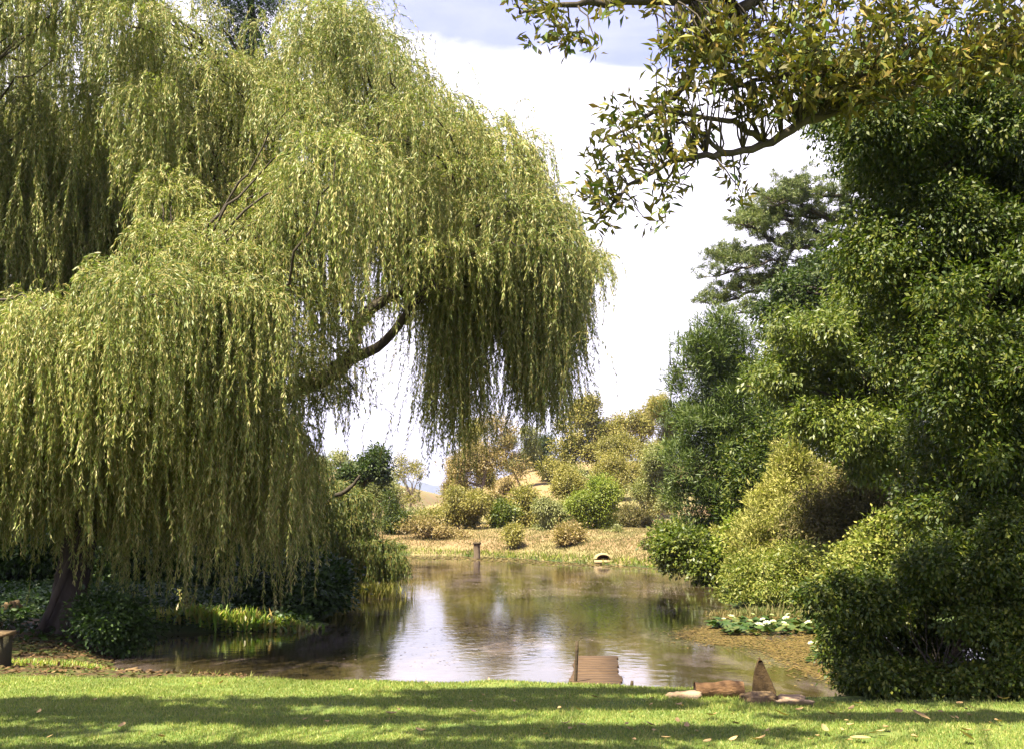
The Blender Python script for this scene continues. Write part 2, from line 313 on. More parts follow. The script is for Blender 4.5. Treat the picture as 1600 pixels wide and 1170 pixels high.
# ------------------------------------------------------------------ vegetation builders
def rvec(rng, n): return nrm(rng.normal(size=(n, 3)))
def ell_world(e):
    px, py, Yd, rx, ry, dp = e
    c = P(px, py, Yd); s = Yd / FPX
    return c, np.array([rx * s, dp, ry * s])
def crown_leaves(mb, rng, ells, ncl, clr, per, L, W, droop=0.2, updir=0.0, surf=0.4, flat=1.0, nup=0.6, m=0, zmin=None, bough=0.35, nb=14):
    E = [ell_world(e) for e in ells]
    w = np.array([(r[0] * r[1] * r[2]) ** (2 / 3) for c, r in E]); w /= w.sum()
    k = rng.choice(len(E), ncl, p=w)
    C = np.array([E[i][0] for i in k]); R = np.array([E[i][1] for i in k])
    d = rvec(rng, ncl); rr = rng.random(ncl) ** surf * (1 + 0.12 * rng.normal(size=ncl))
    cc = C + d * R * rr[:, None]
    if bough:   # foliage gathers on boughs, leaving gaps and recesses between them
        bi = [(C[k == i][0] if (k == i).any() else E[i][0]) + (lambda q: q * E[i][1] * (rng.random((nb, 1)) ** .35) * .88)(rvec(rng, nb)) for i in range(len(E))]
        pick = np.stack([bi[i][rng.integers(nb)] for i in k]); bs = R.min(1)[:, None] * bough
        cb = pick + rng.normal(size=(ncl, 3)) * bs * np.array([1, 1, .6]); use = rng.random(ncl) < .82
        cc = np.where(use[:, None], cb, cc); d = np.where(use[:, None], nrm(cc - C), d)
    cs = clr * rng.uniform(0.6, 1.4, ncl)
    n = ncl * per; ci = np.repeat(np.arange(ncl), per)
    off = rng.normal(size=(n, 3)) * 0.5; off[:, 2] *= flat
    p = cc[ci] + off * cs[ci][:, None]
    out = nrm(off + 1e-6) * 0.7 + d[ci] * 0.3
    D = out + rng.normal(size=(n, 3)) * 0.5 + np.array([0, 0, updir - droop])
    N = rng.normal(size=(n, 3)) * (1 - nup) + np.array([0, 0, nup]) + d[ci] * 0.3
    if zmin is not None:
        kk = p[:, 2] > zmin; p, D, N = p[kk], D[kk], N[kk]
    sz = rng.uniform(0.7, 1.25, len(p))
    mb.leaves(p, D, N, L * sz, W * sz, m=m)
    return cc
def boughs(poly, n, Y0, Y1, r0, r1, seed, flat=.6):
    rng = np.random.default_rng(seed); a = np.array(poly, float); out = []
    while len(out) < n:
        x, y = rng.uniform(a[:, 0].min(), a[:, 0].max()), rng.uniform(a[:, 1].min(), a[:, 1].max())
        if not bool(inpoly(a, np.array([x]), np.array([y]))[0]): continue
        Yd = rng.uniform(Y0, Y1); r = rng.uniform(r0, r1); k = r * FPX / Yd
        out.append((x, y, Yd, k, k * flat * rng.uniform(.7, 1.3), r))
    return out
def inpoly(pts, x, y):
    ins = np.zeros(x.shape, bool); n = len(pts)
    for i in range(n):
        ax, ay = pts[i]; bx, by = pts[(i + 1) % n]; ins ^= ((ay > y) != (by > y)) & (x < (bx - ax) * (y - ay) / ((by - ay) or 1e-9) + ax)
    return ins
def bez(a, b, c, n=8):
    t = np.linspace(0, 1, n)[:, None]; return (1 - t) ** 2 * a + 2 * t * (1 - t) * b + t * t * c
def limb(mb, rng, a, b, r0, r1, sag=0.15, n=8, k=6):
    a, b = np.array(a, float), np.array(b, float); L = np.linalg.norm(b - a); mid = (a + b) / 2 + np.array([0, 0, sag * L]) + rng.normal(size=3) * 0.07 * L
    pts = bez(a, mid, b, n); pts[1:-1] += rng.normal(size=(n - 2, 3)) * 0.02 * L
    mb.tube(pts, np.linspace(r0, r1, n), k, rng=rng, rough=0.06)
    return pts
def tree(name, label, cat, base, ells, mat, ncl, clr, per, L, W, seed, tr=0.12, nlimb=10, bark='bark', group=None, trunk_top=None, lean=None, **kw):
    """base = (px, Yd) ; ells in photo px with depth"""
    rng = np.random.default_rng(seed)
    bx = (base[0] - 800) / FPX * base[1] / math.cos(PITCH) * 1.0; by = base[1]; bz = gz1(bx, by)
    root = thing(name, (bx, by, bz), label, cat, group)
    mb = MB(); zmin = bz + 0.03
    cc = crown_leaves(mb, rng, ells, ncl, clr, per, L, W, zmin=zmin, **kw)
    mb.build('crown' if cat in ('tree', 'conifer') else 'foliage', MT[mat], root)
    tb = MB()
    E = [ell_world(e) for e in ells]; big = max(E, key=lambda e: e[1][2])
    top = P(*trunk_top) if trunk_top else big[0] + np.array([0, 0, big[1][2] * 0.3])
    b0 = np.array([bx, by, bz - 0.1])
    pts = bez(b0, (b0 + top) / 2 + rng.normal(size=3) * 0.04 * np.linalg.norm(top - b0) * np.array([1, 1, 0]), top, 12)
    tb.tube(pts, tr * (np.linspace(1.15, 0.25, 12) + 0.35 * np.exp(-np.linspace(0, 12, 12))), 8, rng=rng, rough=0.05)
    sel = rng.choice(len(cc), min(nlimb, len(cc)), replace=False)
    for i in sel:
        q = cc[i]; zz = pts[:, 2]; f = np.clip(np.searchsorted(zz, q[2] - 0.35 * np.linalg.norm(q[:2] - top[:2])), 2, 10)
        limb(tb, rng, pts[f], q, tr * (1.1 - 0.07 * f) * 0.55, tr * 0.08)
    tb.build('trunk' if cat in ('tree', 'conifer') else 'stems', MT[bark], root, smooth=True)
    return root

# ------------------------------------------------------------------ willow
SUN_EL, SUN_AZ = 63.0, 42.0      # azimuth: degrees to the left of straight behind the camera
sd = np.array([-math.sin(rad(SUN_AZ)) * math.cos(rad(SUN_EL)), -math.cos(rad(SUN_AZ)) * math.cos(rad(SUN_EL)), math.sin(rad(SUN_EL))])
TARGETS = [np.append(G(x, y, WATER)[:2], -.1) for x, y in ((300, 976), (350, 979), (420, 981), (570, 925))]
def willow_strands(mb, rng, org, out, Ls, lam, up, ds, per, lw, ll, m_leaf=0, m_twig=1, twig=0.006):
    n = len(org); K = int(Ls.max() / ds) + 1
    hd = nrm(out * np.array([1, 1, 0]) + 1e-6)
    init = hd * np.cos(up)[:, None] + np.array([0, 0, 1.0]) * np.sin(up)[:, None]
    sway = rng.normal(size=(n, 3)) * np.array([0.10, 0.10, 0])
    pos = np.zeros((K + 1, n, 3)); dr = np.zeros((K, n, 3)); pos[0] = org
    for i in range(K):
        s = i * ds; e = np.exp(-(s / lam) ** 1.4)[:, None]
        d = nrm(init * e + (np.array([0, 0, -1.0]) + sway + rng.normal(size=(n, 3)) * 0.08) * (1 - e)); dr[i] = d; pos[i + 1] = pos[i] + d * ds
    kk = (np.arange(K)[:, None] * ds) < Ls[None]
    p = np.repeat(pos[:-1][kk], per, 0); d = np.repeat(dr[kk], per, 0); N = len(p)
    p = p + d * rng.uniform(0, ds, (N, 1)) + rng.normal(size=(N, 3)) * 0.008
    az = rvec(rng, N); D = d * 0.75 + az * 0.55 + np.array([0, 0, -0.25])
    sz = rng.uniform(0.7, 1.2, N)
    mb.leaves(p, D, rng.normal(size=(N, 3)) + np.array([-0.15, -0.25, 0.25]), ll * sz, lw * sz, m=m_leaf, fold=0.05)
    if twig:
        A = pos[:-1][kk]; B = pos[1:][kk]; S = nrm(np.cross(dr[kk], rng.normal(size=(len(A), 3)))) * twig / 2
        mb.add(np.stack([A - S, A + S, B + S, B - S], 1).reshape(-1, 3), q=np.arange(4 * len(A)).reshape(-1, 4), m=m_twig)

def build_willow():
    rng = np.random.default_rng(11)
    bx, by = float(P(100, 985, 17.1)[0]), 17.1; bz = gz1(bx, by)
    root = thing('willow_tree', (bx, by, bz), 'huge yellow green weeping willow with curtains of hanging strands over the left bank', 'tree')
    T = np.array([(-400, 160), (-200, -60), (0, -110), (200, -90), (285, 10), (320, 75), (400, 92), (435, 60), (480, 0), (560, -15), (590, 20), (618, 85), (650, 140), (700, 165), (760, 182), (810, 225), (838, 285), (872, 318), (900, 360), (925, 430)])
    B = np.array([(-400, 860), (0, 880), (200, 905), (330, 905), (420, 870), (450, 720), (500, 660), (540, 690), (570, 640), (588, 530), (672, 520), (682, 690), (715, 735), (738, 690), (752, 555), (790, 555), (806, 650), (850, 690), (872, 660), (890, 600), (915, 510), (940, 440)])
    topf = lambda x: np.interp(x, T[:, 0], T[:, 1]); botf = lambda x: np.interp(x, B[:, 0], B[:, 1])
    hubs = []
    # outer mounds, stratified over the crown
    for x in np.arange(-380, 855, 54):
        t = topf(x) + 8; b = min(botf(x) - 110, 690)
        rows = max(2, int((b - t) / 60))
        for r in range(rows):
            v = (r + rng.random() * 0.8) / rows
            px = x + rng.uniform(-34, 34); py = max(t + (b - t) * v, topf(px) + 10)
            if px < 235 + 40 * wav(py / 30, px / 50) and 215 < py < 470: continue
            if 395 < px < 655 and py > 405: continue
            if px > 590 and py > 470: continue
            if px < 400 and py > 690: continue
            Yd = 19.0 - 4.6 * sst(0, .62, v) + 1.7 * sst(.6, 1, v) + rng.uniform(-0.5, 0.5) if px < 470 else (rng.uniform(15.4, 20.5) - 1.2 * v if px < 600 else (rng.uniform(15.0, 17.6) if py < 390 else rng.uniform(18, 20)))
            Yd += 1.9 * wav(px / 70, py / 55, 1.0, 3)
            if px < 255 and py < 230: Yd = rng.uniform(16.0, 17.6)
            if px < 520 and py < 430: 
                for _ in range(2): hubs.append((px + rng.uniform(-25, 25), py + rng.uniform(-18, 25), Yd + rng.uniform(-.6, .6), rng.uniform(0.28, 0.6), rng.uniform(0.5, 1.35), 56))
            else: hubs.append((px, py, Yd, rng.uniform(0.45, 0.8), rng.uniform(1.0, 2.6), 66 if px < 560 else 50))
    # edges of the crown: fine outer tips along the outline
    for px, py in [(600, 15), (628, 62), (650, 90), (690, 118), (735, 140), (775, 150), (800, 172), (825, 195), (838, 225), (860, 272), (890, 290), (912, 322), (930, 372), (936, 410), (560, 0), (500, 0), (440, 25), (405, 88), (360, 88), (322, 78), (285, 20)]:
        hubs.append((px - 12 - 24 * (px > 780), py + 14 + 26 * (px > 590), rng.uniform(16.5, 19), 0.34, 1.5, 30))
    # deep layer for density and shade
    for _ in range(110):
        px = rng.uniform(-350, 900); t = topf(px) + 40; py = rng.uniform(t, max(t + 20, min(botf(px) - 190, 520)))
        if 425 < px < 615 and py > 380: continue
        hubs.append((px, py, rng.uniform(19.3, 22), 0.9, 2.6, 75))
    for _ in range(46): hubs.append((rng.uniform(-60, 290), rng.uniform(150, 400), rng.uniform(18.3, 20.0), 0.9, 2.4, 80))
    # right-hand curtains
    for px in (664, 680, 696, 712, 730, 748, 795, 815, 832, 850, 866, 880, 894):
        for Yd in (18.0, 18.8, 19.6):
            hubs.append((px + rng.uniform(-10, 10), rng.uniform(330, 470), Yd, 0.35, 5.0, 34))
    # lit cascades low on the left
    for px, py, Yd, R, L, n in [(235, 425, 14.3, 0.75, 2.2, 150), (300, 440, 14.5, 0.7, 2.2, 120), (345, 430, 14.7, 0.6, 2.0, 90), (190, 520, 14.5, 0.7, 2.2, 110), (90, 485, 14.2, 0.6, 2.2, 110), (15, 515, 14.2, 0.6, 2.4, 100), (340, 555, 14.6, 0.45, 1.5, 80),
                                (395, 655, 15.0, 0.45, 1.7, 110), (130, 600, 15.0, 0.7, 2.2, 110), (50, 630, 15.1, 0.7, 2.0, 110), (220, 620, 15.2, 0.7, 2.2, 110), (-60, 560, 14.4, 0.8, 2.4, 100), (290, 650, 15.4, 0.5, 1.8, 80), (-70, 680, 15.2, 0.8, 1.9, 90),
                                (505, 520, 17.9, 0.35, 1.5, 24), (540, 575, 18.0, 0.3, 1.5, 26), (470, 560, 17.6, 0.35, 1.7, 34), (580, 480, 18.1, 0.35, .8, 24), (450, 440, 16.6, 0.5, 1.3, 50), (545, 610, 18.0, 0.25, 1.2, 30), (515, 620, 17.9, 0.3, 1.2, 30), (480, 620, 17.8, .35, 1.6, 36), (430, 690, 17.4, .4, 2.0, 60), (500, 455, 18.2, .5, 1.0, 50), (560, 455, 18.4, .45, .6, 36), (560, 600, 18.1, .25, 1.1, 26), (520, 545, 16.9, .3, .9, 34), (470, 575, 16.9, .3, 1.2, 40), (545, 500, 17.0, .3, .6, 30), (440, 600, 16.6, .35, 1.5, 50), (455, 500, 17.5, .4, 1.6, 40)] + [(x, rng.uniform(640, 720), rng.uniform(16, 17.6), .6, 2.6, 80) for x in range(-60, 430, 40)] + [(x, rng.uniform(700, 780), rng.uniform(16.2, 17.4), .6, 2.2, 70) for x in range(-80, 440, 48)] + [(x, rng.uniform(720, 800), rng.uniform(16.8, 17.9), .5, 3.0, 60) for x in range(190, 500, 34)]:
        hubs.append((px, py, Yd, R, L, n))
    # openings cut along the sun's path to light the plants at the water's edge
    def blocks(h, L, R):
        for tx in TARGETS:
            for t in np.arange(1, 14, .25):
                q = tx + sd * t
                if math.hypot(q[0] - h[0], q[1] - h[1]) < R + .2 and h[2] - L * 1.15 < q[2] < h[2] + .4: return True
        return False
    hubs = [h for h in hubs if not blocks(P(*h[:3]), h[4], h[3])]
    mb = MB(); H = []
    for px, py, Yd, R, L, n in hubs:
        c = P(px, py, Yd); H.append(c - np.array([0, 0, 0.15]))
        an = rng.random(n) * 2 * np.pi; rr = R * np.sqrt(rng.random(n)) * 0.8
        d = np.stack([np.cos(an), np.sin(an), 0 * an], 1); org = c + d * rr[:, None]; org[:, 2] += 0.35 * R * (1 - (rr / R) ** 2) - 0.35 * R + rng.normal(size=n) * 0.08
        Ls = L * (0.3 + 1.35 * rng.beta(1.2, 2.2, n) if L < 4 else rng.uniform(.6, 1.2, n))
        if Yd < 18 and px < 255 and py < 235: Ls = np.minimum(Ls, org[:, 2] - (1.6 + (800 - rng.normal(268, 34, n)) / FPX * org[:, 1]))
        if Yd < 17.8 and px > 600: Ls = np.minimum(Ls, org[:, 2] - (1.6 + (800 - rng.normal(440, 36, n)) / FPX * org[:, 1]))
        if px > 440:
            pxs = 800 + (org[:, 0] + d[:, 0] * 0.32) / org[:, 1] * FPX
            zb = 1.6 + (800 - (botf(pxs) + rng.normal(size=n) * 34 - 16)) / FPX * org[:, 1]
            Ls = np.minimum(Ls, org[:, 2] - zb)
        else:
            pe = rng.normal(700 + 95 * wav(px / 26, py / 60, 1, 2), 60, n) if Yd < 15.0 else np.where(rng.random(n) < .45, rng.uniform(820, 985 if px > 185 else 905, n), rng.uniform(720, 900 + 85 * wav(px / 32, py / 30), n))
            Ls = np.minimum(Ls, org[:, 2] - (1.6 + (800 - pe) / FPX * org[:, 1]))
        k = Ls > 0.15
        if k.sum() < 2: continue
        willow_strands(mb, rng, org[k], d[k], Ls[k], np.full(k.sum(), 0.28) * rng.uniform(0.6, 1.5, k.sum()), rng.uniform(0.0, 0.9, k.sum()), 0.05, 3, 0.0155, 0.08)
    # ragged feathery outline: single arching shoots
    og = []; ol = []
    for _ in range(260):
        px = rng.uniform(560, 885) if rng.random() < .75 else rng.uniform(250, 560); c = P(px - 14, topf(px) + rng.uniform(0, 40), rng.uniform(16, 18.8)); og.append(c); ol.append(rng.uniform(.4, 1.6))
    og = np.array(og); dd = rng.normal(size=og.shape) * [.7, .5, 0] + [.3, -.1, 0]
    willow_strands(mb, rng, og, dd, np.array(ol), rng.uniform(.35, .8, len(og)), rng.uniform(.1, .8, len(og)), 0.05, 2, 0.015, 0.08)
    # wispy long tips hanging alone
    w = [(905, 470, 17, 1.9), (915, 520, 17, 1.2), (930, 430, 17, 0.8), (620, 520, 17.5, 1.3), (640, 540, 17.5, 0.8), (600, 590, 17.5, 0.9), (690, 700, 17, 0.4), (700, 690, 17, 0.6), (725, 680, 17.2, 0.5), (925, 540, 16.5, 1.5), (575, 640, 17, 0.8), (770, 560, 17, 0.5),
         (640, 20, 17, 0.8), (655, 60, 17, 0.9), (700, 110, 17.5, 0.8), (720, 100, 17, 0.6), (840, 170, 17, 0.8), (820, 165, 17, 0.7), (860, 230, 17, 0.5), (800, 170, 17.5, 0.9)]
    og = np.array([P(a, b, c) for a, b, c, l in w]); og = np.repeat(og, 2, 0) + rng.normal(size=(2 * len(w), 3)) * 0.08
    willow_strands(mb, rng, og, rng.normal(size=og.shape), np.repeat(np.array([x[3] for x in w]), 2), np.full(len(og), 0.3), np.full(len(og), 0.2), 0.05, 1, 0.018, 0.09)
    mb.build('crown', [MT['willow'], MT['willow_twig']], root)
    # wood
    tb = MB(); lim = []
    def path(pts, r0, r1, k=10):
        q = np.array([P(*p) for p in pts]); t = np.linspace(0, 1, len(q)); tt = np.linspace(0, 1, len(q) * 4)
        f = np.stack([np.interp(tt, t, q[:, i]) for i in range(3)], 1); f[1:-1] = (f[:-2] + f[1:-1] * 2 + f[2:]) / 4; f[1:-1] = (f[:-2] + f[1:-1] * 2 + f[2:]) / 4
        tb.tube(f, np.linspace(r0, r1, len(f)), k, rng=rng, rough=0.06); lim.append(f)
    b0 = np.array([bx, by, bz])
    trunk = bez(b0 - np.array([0, 0, 0.15]), b0 + np.array([0.1, 0, 1.2]), P(150, 740, 17.2), 40); tb.tube(trunk, 0.24 + 0.26 * np.exp(-np.linspace(0, 9, 40)), 26, rng=rng, rough=0.05); lim.append(trunk)
    path([(150, 745, 17.2), (230, 700, 17.2), (330, 665, 17.3), (430, 622, 17.5), (510, 590, 17.7), (560, 550, 17.8), (552, 515, 17.8), (575, 485, 17.9), (650, 440, 18), (740, 380, 18), (820, 345, 18), (870, 345, 17.8)], 0.19, 0.04)
    path([(540, 565, 17.8), (600, 540, 17.8), (680, 430, 17.4), (760, 300, 17.4)], 0.10, 0.03)
    path([(150, 745, 17.2), (190, 600, 17.8), (260, 430, 18.4), (330, 250, 19), (420, 120, 19), (520, 30, 18.8)], 0.26, 0.05)
    path([(260, 430, 18.4), (400, 330, 18.2), (520, 250, 18), (620, 215, 18), (700, 235, 17.8)], 0.15, 0.04)
    path([(150, 745, 17.2), (120, 600, 18), (70, 380, 19.6), (30, 180, 20), (60, -40, 19.6)], 0.22, 0.05)
    path([(70, 380, 19.6), (-60, 250, 17.8), (-180, 100, 17.8)], 0.15, 0.04)
    path([(120, 600, 18), (40, 520, 16.2), (-40, 480, 15.0)], 0.13, 0.04)
    path([(180, 640, 17.4), (230, 480, 16), (280, 430, 15.3)], 0.13, 0.04)
    path([(250, 690, 17.2), (330, 600, 16), (350, 560, 14.9)], 0.10, 0.03)
    allp = np.vstack(lim)
    for h in H:
        j = np.argmin(np.linalg.norm(allp - h, axis=1) + 0.6 * np.maximum(0, allp[:, 2] - h[2] + 0.1)); a = allp[j]
        if np.linalg.norm(a - h) < 0.3: continue
        limb(tb, rng, a, h, 0.028, 0.008, 0.16, 9, 5)
    tb.build('trunk', MT['bark'], root, smooth=True)
    sb = MB(); p0 = P(58, 992, 16.6); p0[2] = gz1(p0[0], p0[1]) - 0.05
    sb.tube(bez(p0, P(90, 930, 16.7), P(140, 800, 16.9), 10), np.linspace(0.065, 0.045, 10), 8, rng=rng, rough=0.06)
    sb.build('leaning_stem', MT['bark'], root, smooth=True)
build_willow()

def shore_willow():
    rng = np.random.default_rng(21); Yd = 27
    x0 = float(P(520, 900, Yd)[0]); root = thing('weeping_shrub', (x0 - 1.2, Yd, gz1(x0 - 1.2, Yd)), 'dark fine leaved weeping shrub drooping to the water beyond the big willow', 'shrub')
    mb = MB(); tb = MB()
    top = np.array([(380, 700), (450, 690), (500, 725), (540, 760), (565, 800), (590, 860), (605, 890)])
    for _ in range(95):
        px = rng.uniform(370, 597); t = np.interp(px, top[:, 0], top[:, 1]); py = rng.uniform(t + 5, min(t + 150, 880)); Yh = rng.uniform(26.6, 29.5) if px > 490 else rng.uniform(24.5, 28.5)
        c = P(px, py, Yh); n = 55; an = rng.random(n) * 6.283; d = np.stack([np.cos(an), np.sin(an), 0 * an], 1)
        org = c + d * (0.45 * np.sqrt(rng.random(n)))[:, None]; Ls = np.minimum(rng.uniform(0.5, 1.5, n), org[:, 2] - WATER - 0.05); k = Ls > 0.1
        if k.sum() < 2: continue
        willow_strands(mb, rng, org[k], d[k], Ls[k], np.full(k.sum(), 0.25), rng.uniform(0, 0.9, k.sum()), 0.07, 2, 0.026, 0.12)
        if rng.random() < 0.4: limb(tb, rng, np.array(root.location) + rng.normal(size=3) * np.array([0.3, 0.3, 0]), c, 0.05, 0.012)
    # dark bare boughs reaching up over the water
    limb(tb, rng, P(440, 830, 26.5), P(535, 770, 26.5), 0.10, 0.06, 0.0); limb(tb, rng, P(535, 770, 26.5), P(562, 742, 26.5), 0.06, 0.03, 0.0); limb(tb, rng, P(470, 800, 26.8), P(500, 700, 26.8), 0.06, 0.02)
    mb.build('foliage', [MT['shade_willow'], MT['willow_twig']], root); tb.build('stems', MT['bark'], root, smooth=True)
shore_willow()

# ------------------------------------------------------------------ left bank plants
tree('conifer', 'dark conifer whose lower boughs show above the top of the willow', 'conifer', (385, 34), [(380, -90, 34, 75, 110, 1.6), (350, -10, 33.5, 40, 34, 1), (400, 0, 33.5, 38, 40, 1), (385, 30, 34, 20, 20, .6), (430, -10, 33.5, 30, 18, .8), (370, 60, 34, 55, 45, 1.2), (410, 110, 34, 60, 60, 1.2)], 'dark2', 420, 0.42, 60, 0.16, 0.03, 31, tr=0.3, trunk_top=(380, -150, 34), updir=0.1)
for k, (a, lb) in enumerate([((-60, 30, [(-60, 800, 30, 150, 130, 3), (-120, 700, 30, 120, 120, 3)]), 'shaded dark tree behind the willow at the left edge'), ((160, 33, [(160, 800, 33, 150, 130, 3)]), 'shaded dark tree standing right behind the willow trunk'),
                           ((330, 32, [(330, 820, 32, 110, 110, 3)]), 'shaded dark shrub mass between willow trunk and weeping shrub')]):
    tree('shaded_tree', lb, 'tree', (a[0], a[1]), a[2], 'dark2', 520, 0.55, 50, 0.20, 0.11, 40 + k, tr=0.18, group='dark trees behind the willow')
for k, (px, Yd, rx, ry, lb) in enumerate([(20, 25, 90, 60, 'low shaded shrub left of the willow trunk'), (230, 26, 80, 60, 'low shaded shrub right of the willow trunk behind the strappy plants'), (350, 25, 60, 55, 'low shaded shrub between the strappy plants and the dark waterside bush')]):
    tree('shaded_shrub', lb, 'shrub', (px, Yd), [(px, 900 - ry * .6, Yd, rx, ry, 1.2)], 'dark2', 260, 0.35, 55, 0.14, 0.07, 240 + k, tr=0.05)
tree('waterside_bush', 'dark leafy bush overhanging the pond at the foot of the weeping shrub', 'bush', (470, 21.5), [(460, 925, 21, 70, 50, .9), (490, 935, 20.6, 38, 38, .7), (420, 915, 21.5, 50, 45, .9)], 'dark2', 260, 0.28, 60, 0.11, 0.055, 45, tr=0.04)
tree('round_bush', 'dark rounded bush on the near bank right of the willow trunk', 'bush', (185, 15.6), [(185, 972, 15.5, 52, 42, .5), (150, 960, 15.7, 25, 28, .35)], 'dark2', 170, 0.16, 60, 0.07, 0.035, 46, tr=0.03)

def strap_clump(name, label, cat, pts, n, hmin, hmax, w, mat, seed, spread=0.25, arch=0.5, group=None):
    rng = np.random.default_rng(seed); pts = np.array(pts); c = pts.mean(0)
    root = tag(bpy.data.objects.new(name, None), label, cat, group)
    mb = MB(); k = rng.integers(0, len(pts), n); p = np.stack([pts[k, 0] + rng.normal(size=n) * spread, pts[k, 1] + rng.normal(size=n) * spread * .7, np.zeros(n)], 1); p[:, 2] = np.maximum(gz(p[:, 0], p[:, 1]), WATER - 0.03) - 0.02
    h = rng.uniform(hmin, hmax, n); az = rng.random(n) * 6.283; d = np.stack([np.cos(az), np.sin(az), 0 * az], 1); S = np.stack([-np.sin(az), np.cos(az), 0 * az], 1) * (w * rng.uniform(.7, 1.2, n))[:, None] / 2
    ln = rng.uniform(0.1, 1.0, n)[:, None] * arch
    prev = p; rows = []
    for t, ww in ((0, .7), (.35, 1), (.7, .8), (1, .05)):
        q = p + np.array([0, 0, 1]) * (h * (t - 0.35 * t * t * ln[:, 0]))[:, None] + d * (h[:, None] * ln * t * t)
        rows.append((q - S * ww, q + S * ww))
    v = np.stack([x for r in rows for x in r], 1).reshape(-1, 3); b = np.arange(n)[:, None] * 8
    q = np.concatenate([b + np.array([[0, 1, 3, 2]]), b + np.array([[2, 3, 5, 4]]), b + np.array([[4, 5, 7, 6]])])
    mb.add(v, q=q); bpy.data.objects.remove(root)
    return tag(mb.build(name, MT[mat]), label, cat, group)
def gl(px, py, z=WATER): q = G(px, py, z); return (q[0], q[1])
strap_clump('strap_leaf_plant', 'bright yellow green strappy waterside plants lit by sun below the willow', 'plant', [gl(x, 984) for x in range(285, 400, 4)], 800, 0.14, 0.38, 0.04, 'strap', 51, 0.16, 0.7)
strap_clump('low_water_plant', 'low leafy green plants trailing along the pond edge right of the strappy clump', 'plant', [gl(x, 983) for x in range(390, 470, 6)], 700, 0.08, 0.20, 0.045, 'strap', 52, 0.2, 1.0)
strap_clump('bank_turf', 'ragged green turf along the near bank between the leaf litter and the pond', 'grass', [gl(x, 1034 + 3 * math.sin(x), -.1) for x in range(-20, 330, 6)], 2600, 0.04, 0.12, 0.012, 'strap', 56, 0.3, .6)
strap_clump('grass_tuft', 'green grassy tuft between the round bush and the strappy plants', 'plant', [gl(x, 965, -.15) for x in range(205, 260, 10)], 200, 0.15, 0.35, 0.02, 'strap', 53, 0.2, 0.6)
strap_clump('sedge_clump', 'yellow sunlit sedge clump at the tip of the left bank', 'sedge', [gl(x, 932) for x in range(540, 598, 6)], 900, 0.2, 0.48, 0.03, 'sedge', 54, 0.3, 0.6)
# tall seeding weed
rng = np.random.default_rng(55); q = G(292, 968, -.2); r_ = thing('tall_weed', (q[0], q[1], gz1(q[0], q[1])), 'tall pale flowering weed stalk rising above the strappy plants', 'plant')
mb = MB(); tb = MB()
for a in range(5):
    b = q + np.array([rng.normal() * .05, rng.normal() * .05, 0]); t = b + np.array([rng.normal() * .1, 0, rng.uniform(.4, .62)]); tb.tube(bez(b - [0, 0, .1], (b + t) / 2, t, 5), .006, 5)
    n = 26; pp = b + (t - b) * rng.uniform(.3, 1.05, (n, 1)) + rng.normal(size=(n, 3)) * .025; mb.leaves(pp, rng.normal(size=(n, 3)), rng.normal(size=(n, 3)), .06, .03)
mb.build('foliage', MT['gum_grey'], r_); tb.build('stalk', MT['willow_twig'], r_)

# ------------------------------------------------------------------ right bank trees
def stone_pine():
    rng = np.random.default_rng(61); Yb = 35.5; bx = (1440 - 800) / FPX * Yb; root = thing('stone_pine', (bx, Yb, gz1(bx, Yb)), 'tall open branched pine with tiered needle tufts and winding dark limbs', 'conifer'); mb = MB(); tb = MB()
    b = np.array(root.location); tr = bez(b - [0, 0, .1], P(1425, 650, Yb), P(1405, 360, Yb), 14); tb.tube(tr, np.linspace(.36, .14, 14), 9, rng=rng, rough=.06)
    limbs = [[(1410, 440), (1360, 375), (1300, 372), (1250, 388), (1190, 412), (1120, 432)], [(1408, 410), (1370, 345), (1300, 345), (1245, 335), (1195, 352), (1170, 350)], [(1405, 370), (1330, 312), (1270, 306), (1238, 292)], [(1300, 372), (1240, 430), (1180, 458), (1115, 476)], [(1410, 470), (1310, 440), (1230, 478), (1150, 490)], [(1250, 388), (1200, 372), (1165, 352)],
             [(1190, 412), (1150, 402), (1122, 408)], [(1400, 400), (1340, 400), (1280, 420), (1210, 440), (1130, 452)], [(1405, 370), (1370, 310), (1330, 285)], [(1300, 345), (1240, 310), (1215, 322)], [(1300, 372), (1260, 355), (1200, 335), (1185, 340)]]
    for L in limbs:
        Y0 = Yb + rng.uniform(-1.6, .6); n = len(L); q = np.array([P(x, y, Yb + (Y0 - Yb) * k / (n - 1)) for k, (x, y) in enumerate(L)]); t = np.linspace(0, 1, n); tt = np.linspace(0, 1, n * 5); f = np.stack([np.interp(tt, t, q[:, i]) for i in range(3)], 1); f[1:-1] = (f[:-2] + 2 * f[1:-1] + f[2:]) / 4; f[1:-1] += rng.normal(size=f[1:-1].shape) * .05
        tb.tube(f, np.linspace(.10, .03, len(f)), 6, rng=rng, rough=.08)
        for _ in range(int(13 * n)):
            u = rng.uniform(.2, 1); a = f[min(int(u * len(f)), len(f) - 1)]; d = nrm(np.array([rng.normal() * .9 - .3, rng.normal() * .9, rng.uniform(.1, .6)])); ln = rng.uniform(.25, .8); e = a + d * ln; tb.tube(bez(a, a + d * ln * .5 - [0, 0, .05], e, 4), [.018, .014, .01, .008], 4)
            for k in range(4):
                c = e + rng.normal(size=3) * np.array([.16, .16, .05]); m_ = 30; D = rvec(rng, m_) + np.array([0, 0, .55]); mb.leaves(c + rng.normal(size=(m_, 3)) * .03, D, rvec(rng, m_), .17 * rng.uniform(.7, 1.2, m_), .022)
    mb.build('crown', MT['pine'], root); tb.build('trunk', MT['bark'], root, smooth=True)
stone_pine()
